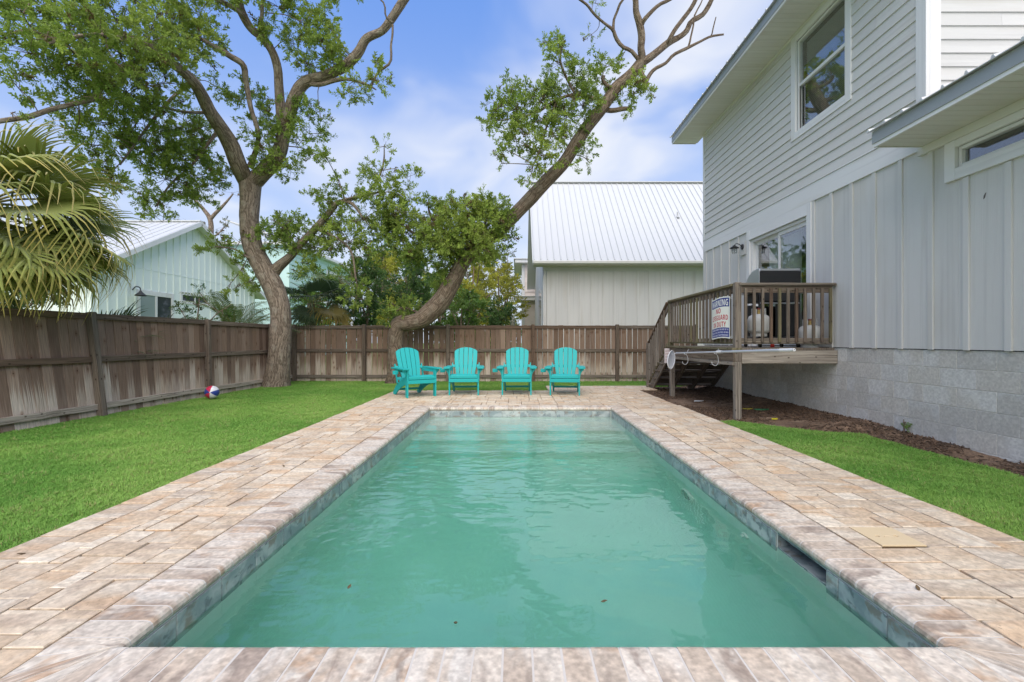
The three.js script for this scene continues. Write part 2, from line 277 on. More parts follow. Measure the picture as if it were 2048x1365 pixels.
{
  const x0 = 2.6, x1 = 4.72, z0 = -11.6, z1 = 0.5, nx = 60, nz = 240, pos = [], uv = [], idx = [];
  for (let j = 0; j <= nz; j++) for (let i = 0; i <= nx; i++) { const x = mix(x0, x1, i / nx), z = mix(z0, z1, j / nz); pos.push(x, bed.inside(x, z) ? bedHeight(x, z) : -0.07, z); uv.push(x, z); }
  for (let j = 0; j < nz; j++) for (let i = 0; i < nx; i++) { const a = j * (nx + 1) + i; idx.push(a, a + nx + 1, a + 1, a + 1, a + nx + 1, a + nx + 2); }
  const g = new THREE.BufferGeometry(); g.setAttribute('position', new THREE.Float32BufferAttribute(pos, 3)); g.setAttribute('uv', new THREE.Float32BufferAttribute(uv, 2)); g.setIndex(idx); g.computeVertexNormals();
  setting('planting_bed', g, std({ map: soilTex, roughness: 1 }));
  // bark chips and dead leaves on it
  const chip = merge([cbox(-0.02, 0.02, -0.002, 0.002, -0.006, 0.006, 0.001)]), chips = new THREE.InstancedMesh(chip, std({ color: 0xffffff, roughness: 1 }), 9000), m = new THREE.Matrix4(), q = new THREE.Quaternion(), e = new THREE.Euler(), col = new THREE.Color();
  let n = 0;
  for (let t = 0; t < 60000 && n < 9000; t++) {
    const x = rr(2.7, 4.64), z = rr(-11.4, -2.2); if (!bed.inside(x, z)) continue;
    if (fbm3(x * 1.6, z * 1.6, 3, 3) < rr(0.32, 0.62)) continue;
    e.set(rr(-0.5, 0.5), rr(0, 6.3), rr(-0.5, 0.5)); const s = rr(0.5, 1.7); m.compose(V(x, bedHeight(x, z) + 0.006, z), q.setFromEuler(e), V(s, 1, rr(0.6, 1.5)));
    chips.setMatrixAt(n, m); const k = rr(0.25, 1.0); chips.setColorAt(n++, col.setRGB(0.15 * k + 0.02, 0.088 * k + 0.017, 0.052 * k + 0.013));
  }
  chips.count = n; chips.name = 'mulch_chips'; tag(chips, 'brown bark chips and dead leaves along the house wall', 'mulch'); stuff(shade(chips)); scene.add(chips);
}
// grass: small tufts of blades
{
  const blades = [];
  for (let k = 0; k < 6; k++) {
    const a = rr(0, 6.28), l = rr(0.018, 0.036), w = rr(0.0016, 0.0026), bend = rr(0.3, 1.0), ox = rr(-0.014, 0.014), oz = rr(-0.014, 0.014), ca = Math.cos(a), sa = Math.sin(a), pos = [];
    const q = (t, s) => { const out = bend * l * t * t, up = l * t * (1 - 0.35 * bend * t), ww = w * (1 - t * 0.9) * s; pos.push(ox + ca * out - sa * ww, up, oz + sa * out + ca * ww); };
    for (const [t0, t1] of [[0, 0.5], [0.5, 1]]) { q(t0, -1); q(t0, 1); q(t1, 1); if (t1 < 1) { q(t0, -1); q(t1, 1); q(t1, -1); } }
    const g = new THREE.BufferGeometry(); g.setAttribute('position', new THREE.Float32BufferAttribute(pos, 3)); g.computeVertexNormals(); blades.push(g);
  }
  const tuft = mergeGeometries(blades), mat = std({ color: 0xffffff, roughness: 0.8, side: THREE.DoubleSide });
  const names = ['grass on the wide lawn along the left fence', 'grass strip behind the teal chairs', 'grass strip between the paving and the house'];
  lawnPolys.forEach((poly, pi) => {
    const S = sheet(poly), most = [340000, 40000, 150000][pi], im = new THREE.InstancedMesh(tuft, mat, most), m = new THREE.Matrix4(), q = new THREE.Quaternion(), e = new THREE.Euler(), col = new THREE.Color();
    let n = 0;
    for (let t = 0; t < 3000000 && n < most; t++) {
      const x = rr(S.x0, S.x1), z = rr(Math.max(S.z0, -12.9), Math.min(S.z1, -0.6)), d = -z;
      if (Math.abs(x) > 1.16 * d + 1.4 || !S.inside(x, z)) continue;
      if (rnd() > clamp(1.25 - d * 0.065, 0.35, 1)) continue;
      const patch = fbm3(x * 1.3, z * 1.3, 8, 4), p2 = fbm3(x * 6, z * 6, 2, 2), s = rr(0.6, 1.3) * (0.75 + 0.6 * p2);
      e.set(rr(-0.25, 0.25), rr(0, 6.3), rr(-0.25, 0.25)); m.compose(V(x, -0.03, z), q.setFromEuler(e), V(s, s * rr(0.75, 1.2), s)); im.setMatrixAt(n, m);
      const y = clamp((patch - 0.32) * 2.6) * 0.65 + rnd() * 0.35, dry = rnd() < 0.035 + 0.10 * sst(0.56, 0.72, p2) + 0.06 * sst(0.60, 0.74, patch);
      im.setColorAt(n++, dry ? col.setRGB(0.33, 0.32, 0.12) : col.setRGB(mix(0.115, 0.27, y), mix(0.29, 0.45, y), mix(0.035, 0.085, y)));
    }
    im.count = n; im.name = numbered('grass'); tag(im, names[pi], 'grass'); stuff(shade(im)); scene.add(im);
  });
}

// ---------------------------------------------------------------- pool
const PX0 = -1.45, PX1 = 1.58, PZ0 = -1.66, PZ1 = -7.67, WATER = -0.152;      // inner faces of the basin, water level
{
  const pool = setting('pool_basin'), plaster = std({ map: plasterTex, roughness: 0.8 }), Y0 = -1.35, YT = -0.058, F = -1.18;
  const P = (name, ...a) => part(pool, name, box(...a), plaster);
  P('floor', PX0 - 0.2, PX1 + 0.2, Y0 - 0.1, F, PZ1 - 0.2, PZ0 + 0.2, 2);
  P('wall', PX0 - 0.15, PX0, F, YT, PZ1, PZ0, 2);
  P('wall', PX0 - 0.15, PX1 + 0.15, F, YT, PZ1 - 0.15, PZ1, 0);
  P('wall', PX0 - 0.15, PX1 + 0.15, F, YT, PZ0, PZ0 + 0.15, 0);
  P('wall', PX1, PX1 + 0.15, F, WATER - 0.006, PZ1, PZ0, 2);
  P('wall', PX1, PX1 + 0.15, WATER - 0.006, YT, PZ1, -2.80, 2);
  P('wall', PX1, PX1 + 0.15, WATER - 0.006, YT, -2.35, PZ0, 2);
  P('step', PX0, PX1, F, -0.36, PZ1, -6.66, 0); P('step', PX0, PX1, F, -0.60, -6.66, -6.28, 0); P('step', PX0, PX1, F, -0.86, -6.28, -5.88, 0);
  // rounded coves where the floor turns up into the walls
  const cove = (len) => { const R = 0.38, s = new THREE.Shape(); s.moveTo(-0.01, -0.01); s.lineTo(R, -0.01); s.lineTo(R, 0); s.absarc(R, R, R, Math.PI * 1.5, Math.PI, true); s.lineTo(-0.01, R); s.closePath(); return new THREE.ExtrudeGeometry(s, { depth: len, bevelEnabled: false, curveSegments: 12 }); };
  part(pool, 'cove', cove(PZ0 + 5.88).translate(PX0, F, -5.88), plaster);
  part(pool, 'cove', cove(PZ0 + 5.88).rotateY(-Math.PI / 2).rotateY(-Math.PI / 2).translate(PX1, F, PZ0), plaster);
  part(pool, 'cove', cove(PX1 - PX0).rotateY(Math.PI / 2).translate(PX0, F, PZ0), plaster);
  // skimmer mouth in the right-hand wall
  const th = std({ map: slateTex, color: C(0.6, 0.62, 0.62), roughness: 0.7 });
  part(pool, 'skimmer_throat', merge([box(PX1 + 0.001, PX1 + 0.35, WATER - 0.004, WATER + 0.008, -2.80, -2.35), box(PX1 + 0.33, PX1 + 0.36, -0.262, YT, -2.80, -2.35), box(PX1 + 0.002, PX1 + 0.33, WATER + 0.009, YT, -2.82, -2.798), box(PX1 + 0.002, PX1 + 0.33, WATER + 0.009, YT, -2.352, -2.33), box(PX1 + 0.002, PX1 + 0.33, YT - 0.012, YT, -2.798, -2.352)]), th);
  // waterline tiles
  const tileMats = [[0.78, 0.80, 0.80], [0.90, 0.90, 0.88], [0.70, 0.74, 0.76]].map((c) => std({ map: slateTex, color: C(...c), roughness: 0.45 })), T = 0.30, a = -0.062, b = -0.212;
  const tile = (...q) => part(pool, 'tile', cbox(...q, 0.003), pick(tileMats));
  for (let z = PZ0; z > PZ1 + 0.02; z -= T) {
    const z1 = Math.max(z - T, PZ1);
    tile(PX0, PX0 + 0.009, b, a, z1 + 0.002, z - 0.002);
    const cuts = z > -2.35 && z1 < -2.35 ? [[z, -2.35]] : z > -2.8 && z1 < -2.8 ? [[-2.8, z1]] : z <= -2.35 && z1 >= -2.8 ? [] : [[z, z1]];
    for (const [p, q] of cuts) if (p - q > 0.02) tile(PX1 - 0.009, PX1, b, a, q + 0.002, p - 0.002);
  }
  for (let x = PX0 + 0.01; x < PX1 - 0.02; x += T) for (const z of [PZ1, PZ0 - 0.009]) tile(x + 0.002, Math.min(x + T, PX1 - 0.01) - 0.002, b, a, z, z + 0.009);
}
{ // water body, its surface a mesh of small crossing waves
  const nx = 280, nz = 560, x0 = PX0 - 0.004, x1 = PX1 + 0.004, z0 = PZ1 - 0.004, z1 = PZ0 + 0.004, pos = [], idx = [];
  const wave = (x, z) => {
    const calm = 0.36 + 1.0 * sst(0.36, 0.62, fbm3(x * 0.8, z * 0.8, 3, 2) * 0.75 + 0.32 * sst(-2.4, -4.6, z)), wx = fbm3(x * 0.9, z * 0.9, 6, 2) * 1.2, wz = fbm3(x * 0.9 + 7, z * 0.9, 9, 2) * 1.2;
    return calm * (0.0052 * (fbm3(x * 2.6 + wx, z * 3.4 + wz, 1.5, 2) - 0.5) + 0.0034 * (noise3(x * 7 + wx * 3, z * 11 + wz * 3, 4.5) - 0.5) + 0.0028 * (noise3(x * 13 + wx * 4, z * 22 + wz * 4, 2.5) - 0.5) + 0.0011 * (noise3(x * 30, z * 42, 7.5) - 0.5));
  };
  for (let j = 0; j <= nz; j++) for (let i = 0; i <= nx; i++) { const x = mix(x0, x1, i / nx), z = mix(z0, z1, j / nz); pos.push(x, WATER + wave(x, z), z); }
  for (let j = 0; j < nz; j++) for (let i = 0; i < nx; i++) { const a = j * (nx + 1) + i; idx.push(a, a + nx + 1, a + 1, a + 1, a + nx + 1, a + nx + 2); }
  const top = new THREE.BufferGeometry(); top.setAttribute('position', new THREE.Float32BufferAttribute(pos, 3)); top.setIndex(idx); top.computeVertexNormals();
  // skirt down to a bottom inside the basin floor closes the body
  const ring = []; for (let i = 0; i < nx; i++) ring.push(i); for (let j = 0; j < nz; j++) ring.push(j * (nx + 1) + nx); for (let i = nx; i > 0; i--) ring.push(nz * (nx + 1) + i); for (let j = nz; j > 0; j--) ring.push(j * (nx + 1));
  const sp = [], YB = -1.19, pt = (k) => [pos[k * 3], pos[k * 3 + 1], pos[k * 3 + 2]];
  for (let k = 0; k < ring.length; k++) { const a = pt(ring[k]), b = pt(ring[(k + 1) % ring.length]); sp.push(...a, ...b, b[0], YB, b[2], ...a, b[0], YB, b[2], a[0], YB, a[2]); }
  sp.push(x0, YB, z0, x1, YB, z0, x1, YB, z1, x0, YB, z0, x1, YB, z1, x0, YB, z1);
  const skirt = new THREE.BufferGeometry(); skirt.setAttribute('position', new THREE.Float32BufferAttribute(sp, 3)); skirt.computeVertexNormals();
  const body = mergeGeometries([flat(top), skirt]);
  setting('pool_water', body, phy({ color: 0xffffff, roughness: 0.0, transmission: 1, thickness: 1.2, ior: 1.4, attenuationColor: C(0.61, 0.895, 0.82), attenuationDistance: 1.0 }));
}
{ // bullnose coping of narrow bricks, mitred at the corners
  const coping = setting('pool_coping'), prof = [[0.258, -0.05], [0.034, -0.056]];
  for (let k = 0; k <= 6; k++) { const a = Math.PI * (0.5 + k / 6); prof.push([0.028 + 0.028 * Math.cos(a), -0.028 - 0.028 * Math.sin(a)]); }
  prof.push([0.252, 0], [0.258, -0.006]);
  const E = { x0: -1.43, x1: 1.56, z0: -1.68, z1: -7.65 };
  // one run: s is the distance out from the pool edge, t the distance along it
  const runs = [
    { len: E.z0 - E.z1, map: (s, t, h) => [E.x0 - s, h, E.z0 - t] }, { len: E.z0 - E.z1, map: (s, t, h) => [E.x1 + s, h, E.z0 - t] },
    { len: E.x1 - E.x0, map: (s, t, h) => [E.x0 + t, h, E.z1 - s] }, { len: E.x1 - E.x0, map: (s, t, h) => [E.x0 + t, h, E.z0 + s] }];
  function piece(run, t0, t1, inset, mit, uvo) {
    const lim = (t, s) => clamp(t, -s + mit, run.len + s - mit), P = (q, t) => { const s = Math.min(0.258 - inset * 0.3, Math.max(inset, q[0])), h = q[1] > -0.03 ? q[1] - inset : q[1] + inset * 0.5; return V(...run.map(s, lim(t, s), h)); };
    const polys = [], n = prof.length, a = prof.map((q) => P(q, t0)), b = prof.map((q) => P(q, t1));
    if (a.every((p, i) => p.distanceTo(b[i]) < 0.006)) return null;
    const pos = [], uv = [], cen = V(0, 0, 0); for (const p of [...a, ...b]) cen.add(p); cen.divideScalar(2 * n);
    let acc = 0; const per = [0]; for (let i = 1; i < n; i++) { acc += Math.hypot(prof[i][0] - prof[i - 1][0], prof[i][1] - prof[i - 1][1]); per.push(acc); }
    const tri = (p, q, r, up, uq, ur) => { const nn = V(0, 0, 0).subVectors(q, p).cross(V(0, 0, 0).subVectors(r, p)), c = V(0, 0, 0).add(p).add(q).add(r).divideScalar(3).sub(cen); if (nn.lengthSq() < 1e-14) return; const l = nn.dot(c) < 0 ? [[p, up], [r, ur], [q, uq]] : [[p, up], [q, uq], [r, ur]]; for (const [w, u] of l) { pos.push(w.x, w.y, w.z); uv.push(u[0] + uvo[0], u[1] + uvo[1]); } };
    for (let i = 0; i < n; i++) { const j = (i + 1) % n, v0 = per[i], v1 = j ? per[j] : acc + 0.05, u0 = 0, u1 = t1 - t0; tri(a[i], a[j], b[j], [u0, v0], [u0, v1], [u1, v1]); tri(a[i], b[j], b[i], [u0, v0], [u1, v1], [u1, v0]); }
    for (const [e, o] of [[a, 0], [b, 1]]) for (let i = 1; i + 1 < n; i++) tri(e[0], e[i], e[i + 1], [0, per[0]], [0, per[i]], [0, per[i + 1]]);
    const g = new THREE.BufferGeometry(); g.setAttribute('position', new THREE.Float32BufferAttribute(pos, 3)); g.setAttribute('uv', new THREE.Float32BufferAttribute(uv, 2)); g.computeVertexNormals(); return g;
  }
  for (const run of runs) {
    const base = piece(run, -0.3, run.len + 0.3, 0.0012, 0.004, [0, 0]); part(coping, 'grout', base, grout);
    for (let t = -0.27; t < run.len + 0.27; t += 0.1035) {
      const g = piece(run, t, t + 0.1035 - rr(0.007, 0.0095), 0, 0.006, [rnd() * 5, rnd() * 5]); if (!g) continue;
      const b = part(coping, 'brick', g, pick(copingMats)); b.position.y = rr(-0.001, 0.001);
    }
  }
}
// pavers
const U = 0.0787;
function paver(x0, x1, z0, z1, y = 0) {
  const j = () => rr(-0.005, 0.005), b = 0.004, h = y + rr(-0.003, 0.003), t = [rr(-0.0015, 0.0015), rr(-0.0015, 0.0015)];
  const c = [[x0 + 0.004 + j(), z0 + 0.004 + j()], [x1 - 0.004 + j(), z0 + 0.004 + j()], [x1 - 0.004 + j(), z1 - 0.004 + j()], [x0 + 0.004 + j(), z1 - 0.004 + j()]], cx = (x0 + x1) / 2, cz = (z0 + z1) / 2;
  const top = c.map(([x, z]) => V(x - Math.sign(x - cx) * b, h + t[0] * Math.sign(x - cx) + t[1] * Math.sign(z - cz), z - Math.sign(z - cz) * b)), mid = c.map(([x, z]) => V(x, h - 0.002, z)), low = c.map(([x, z]) => V(x, h - 0.05, z)), polys = [top];
  for (let i = 0; i < 4; i++) { const k = (i + 1) % 4; polys.push([top[i], top[k], mid[k], mid[i]], [mid[i], mid[k], low[k], low[i]]); }
  return polyGeo(polys, V(cx, h - 0.03, cz), rnd() < 0.85 ? 2 : 0, [rnd() * 7, rnd() * 7]);
}
function lay(x0, x1, z0, z1, keep = () => true) {           // mosaic of oblongs on a grid of U, list of rectangles
  const nx = Math.round((x1 - x0) / U), nz = Math.round((z1 - z0) / U), ux = (x1 - x0) / nx, uz = (z1 - z0) / nz, grid = new Uint8Array(nx * nz), out = [];
  for (let j = 0; j < nz; j++) for (let i = 0; i < nx; i++) {
    if (grid[j * nx + i]) continue;
    const forms = [[4, 2], [3, 2], [4, 3], [3, 3], [2, 2], [3, 2], [4, 2], [2, 3]].sort(() => rnd() - 0.5).concat([[2, 1], [1, 2], [1, 1]]);
    for (const [w, h] of forms) {
      if (i + w > nx || j + h > nz || (nx - i - w === 1) || (nz - j - h === 1 && h < 3)) { if (w + h > 3) continue; if (i + w > nx || j + h > nz) continue; }
      let free = true; for (let a = 0; a < h && free; a++) for (let b = 0; b < w; b++) if (grid[(j + a) * nx + i + b]) { free = false; break; }
      if (!free) continue;
      for (let a = 0; a < h; a++) for (let b = 0; b < w; b++) grid[(j + a) * nx + i + b] = 1;
      const r = [x0 + i * ux, x0 + (i + w) * ux, z0 + j * uz, z0 + (j + h) * uz]; if (keep(r)) out.push(r); break;
    }
  }
  return out;
}
const row = (x0, x1, z0, z1, alongZ) => { const out = []; let t = alongZ ? z0 : x0, e = alongZ ? z1 : x1; while (t < e - 0.05) { const n = Math.min(e, t + rr(0.19, 0.27)), m = e - n < 0.1 ? e : n; out.push(alongZ ? [x0, x1, t, m] : [t, m, z0, z1]); t = m; } return out; };
function patio(name, rects, beds, loose = 0) {
  const p = setting(name); part(p, 'bedding', merge(beds.map((b) => box(b[0], b[1], -0.065, -0.022, b[2], b[3]))), sandJoint);
  rects.sort((a, b) => b[3] - a[3]); const rest = [];
  rects.forEach((r, i) => { const g = paver(...r); if (i < 300 - loose) part(p, 'paver', g, pick(paverMats)); else rest.push(g); });
  if (rest.length) stuff(part(p, 'far_pavers', merge(rest), paverMats[1]));
  return p;
}
patio('patio_left', [...row(-2.69, -2.48, -7.91, -1.42, true), ...lay(-2.48, -1.692, -7.91, -1.42)], [[-2.685, -1.69, -7.91, -1.42]]);
const lid = [1.96, 2.205, -2.735, -2.465], hitsLid = (r) => r[0] < lid[1] - 0.02 && r[1] > lid[0] + 0.02 && r[2] < lid[3] - 0.02 && r[3] > lid[2] + 0.02;
const rightRects = [...row(2.59, 2.80, -7.91, -1.42, true), ...lay(1.822, 1.96, -2.735, -2.465), ...lay(2.205, 2.59, -2.735, -2.465), ...lay(1.822, 2.59, -7.91, -2.735), ...lay(1.822, 2.59, -2.465, -1.42)];
patio('patio_right', rightRects, [[1.82, 2.795, -7.91, -1.42]]);
const curveEdge = (z) => z > -9.4 ? 2.82 : z > -10.5 ? mix(2.84, 2.72, sst(-9.4, -10.5, z)) : 3.2;
patio('patio_rear', [...row(-2.69, -2.48, -10.29, -7.91, true), ...row(-2.48, 0.71, -10.29, -10.09, false), ...lay(-2.48, 0.71, -10.09, -7.91), ...lay(0.71, 2.76, -10.5, -7.91), ...lay(0.71, 3.2, -11.36, -10.5)], [[-2.685, 0.71, -10.285, -7.91], [0.71, 2.755, -10.5, -7.91], [0.71, 3.195, -11.355, -10.5]]);
{
  const p = setting('patio_near'); part(p, 'bedding', box(-2.69, 2.8, -0.065, -0.014, -1.42, 1.2), sandJoint);
  stuff(part(p, 'pavers', merge(lay(-2.69, 2.80, -1.42, 1.2).map((r) => paver(...r))), paverMats[0]));
}
{ // skimmer lid: square beige plastic plate with a curved slot between two finger holes
  const t = thing('skimmer_lid', 'square beige plastic skimmer cover set in the paving beside the pool', 'cover', [2.0825, 0, -2.6]);
  const s = new THREE.Shape(), h = 0.118; s.moveTo(-h, -h); s.lineTo(h, -h); s.lineTo(h, h); s.lineTo(-h, h); s.closePath();
  for (const x of [-0.052, 0.052]) { const c = new THREE.Path(); c.absellipse(x, 0.0, 0.014, 0.011, 0, Math.PI * 2); s.holes.push(c); }
  const arc = new THREE.Path(); const n = 10; for (let i = 0; i <= n; i++) { const a = mix(-0.026, 0.026, i / n), y = -0.012 + 0.016 * (1 - (a / 0.026) ** 2); i ? arc.lineTo(a, y) : arc.moveTo(a, y); } for (let i = n; i >= 0; i--) { const a = mix(-0.026, 0.026, i / n), y = -0.018 + 0.017 * (1 - (a / 0.026) ** 2); arc.lineTo(a, y); } s.holes.push(arc);
  const beige = std({ color: C(0.70, 0.55, 0.34), roughness: 0.55 }), slot = std({ color: C(0.16, 0.10, 0.05), roughness: 0.9 });
  part(t, 'plate', new THREE.ExtrudeGeometry(s, { depth: 0.006, bevelEnabled: true, bevelThickness: 0.0015, bevelSize: 0.0015, bevelSegments: 1 }).rotateX(-Math.PI / 2).translate(0, -0.003, 0), beige);
  part(t, 'well', box(-0.118, 0.118, -0.03, -0.009, -0.13, 0.13), slot);
}
{ // fittings on the right-hand wall under water
  const ringM = std({ color: C(0.80, 0.82, 0.76), roughness: 0.5 });
  const t = thing('pool_light', 'round white pool light ring below the water on the right-hand wall', 'pool light', [PX1 - 0.012, -0.72, -4.25]);
  part(t, 'ring', new THREE.TorusGeometry(0.115, 0.02, 8, 28).rotateY(Math.PI / 2), ringM); part(t, 'lens', new THREE.SphereGeometry(0.1, 16, 8, 0, 6.3, 0, 1.2).rotateZ(Math.PI / 2).scale(0.25, 1, 1), std({ color: C(0.30, 0.36, 0.34), roughness: 0.2 }));
  const f = thing('return_fitting', 'small round white inlet fitting below the water near the skimmer', 'pool fitting', [PX1 - 0.008, -0.42, -3.19]);
  part(f, 'flange', new THREE.CylinderGeometry(0.04, 0.045, 0.018, 20).rotateZ(Math.PI / 2), ringM); part(f, 'eyeball', new THREE.SphereGeometry(0.022, 12, 8), ringM).position.x = -0.008;
}

// ---------------------------------------------------------------- fences
const boardUV = (g, w, h) => { // one of the 16 boards of the texture over the board's own height
  const k = Math.floor(rnd() * 16), p = g.attributes.position, uv = g.attributes.uv, flip = rnd() < 0.5;
  for (let i = 0; i < uv.count; i++) { const x = clamp(p.getX(i) / w + 0.5); uv.setXY(i, (k + 0.06 + 0.88 * (flip ? 1 - x : x)) / 16, clamp(p.getY(i) / h, 0.002, 0.998)); }
  return g;
};
const railMats = [woodMats[1], woodBrown, woodMats[3], woodDark];
{ // left fence: leans outwards towards its near end
  const H = 1.56, lean = (d) => 0.03 + Math.max(0, 9.26 - Math.max(d, 4.6)) * 0.062, FX = -6.22;
  const f = thing('wood_fence', 'weathered brown board fence leaning outward along the left lawn', 'fence');
  const pt = (d, y, off = 0) => V(FX - lean(d) * y / H + off, y, -d);
  const boards = [...Array(28)].map(() => boardUV(cbox(-0.0693, 0.0693, 0, H, -0.011, 0.011, 0.0025), 0.1386, H));
  for (let d = 1.6; d < 12.82; d += 0.1402) {
    const b = part(f, 'board', pick(boards), pick(boardMats)); b.position.set(FX, -0.07 + rr(-0.006, 0.006), -d); b.rotation.set(0, Math.PI / 2, 0); b.rotation.order = 'ZYX'; b.rotation.z = Math.atan(lean(d) / H) + rr(-0.0006, 0.0006); b.rotation.x = rr(-0.0012, 0.0012); b.scale.y = 1 + rr(-0.006, 0.006);
  }
  const posts = [2.16, 4.52, 6.88, 9.26, 11.62, 12.78];
  for (const d of posts) { part(f, 'post', beam(pt(d, -0.2, 0.056), pt(d, H - 0.03, 0.056), 0.092, 0.092, 0.006, V(0, 0, 1)), pick([woodBrown, woodMats[3], woodMats[1]])); }
  const ends = [1.6, ...posts];
  for (let i = 1; i < ends.length; i++) for (const [y, m] of [[0.13, woodBleached], [0.83, pick(railMats)], [1.47, pick(railMats)]]) if (ends[i] - ends[i - 1] > 0.3) part(f, 'rail', beam(pt(ends[i - 1] + (i > 1 ? 0.046 : 0), y, 0.029), pt(ends[i] - 0.046, y + rr(-0.01, 0.01), 0.029), 0.038, 0.088, 0.004), m);
}
{ // back fence
  const H = 1.60, Z = -12.86;
  const f = thing('wood_fence', 'weathered brown board fence across the back behind the teal chairs', 'fence');
  const boards = [...Array(28)].map(() => boardUV(cbox(-0.068, 0.068, 0, H, -0.009, 0.009, 0.002), 0.136, H));
  for (let x = -6.24; x < 5.0; x += 0.1405 + rr(0, 0.005) + (x > 0 ? 0.004 : 0)) {
    const b = part(f, 'board', pick(boards), pick(boardMats)); b.position.set(x, -0.07 + rr(-0.006, 0.006), Z + rr(-0.002, 0.002)); b.rotation.z = rr(-0.006, 0.006); b.scale.set(rr(0.96, 1), 1 + rr(-0.006, 0.006), 1);
  }
  const posts = [-6.15, -4.22, -1.90, 0.46, 2.79, 4.95];
  for (const x of posts) part(f, 'post', cbox(x - 0.046, x + 0.046, -0.2, H - 0.04, Z + 0.012, Z + 0.104, 0.006), pick([woodBrown, woodMats[3], woodMats[1], woodDark]));
  for (let i = 1; i < posts.length; i++) for (const [y, m] of [[0.12, woodMats[0]], [0.84, pick(railMats)], [1.485, pick(railMats)]]) part(f, 'rail', cbox(posts[i - 1] + 0.047, posts[i] - 0.047, y - 0.044, y + 0.044, Z + 0.0095, Z + 0.048, 0.004, 0), m);
}
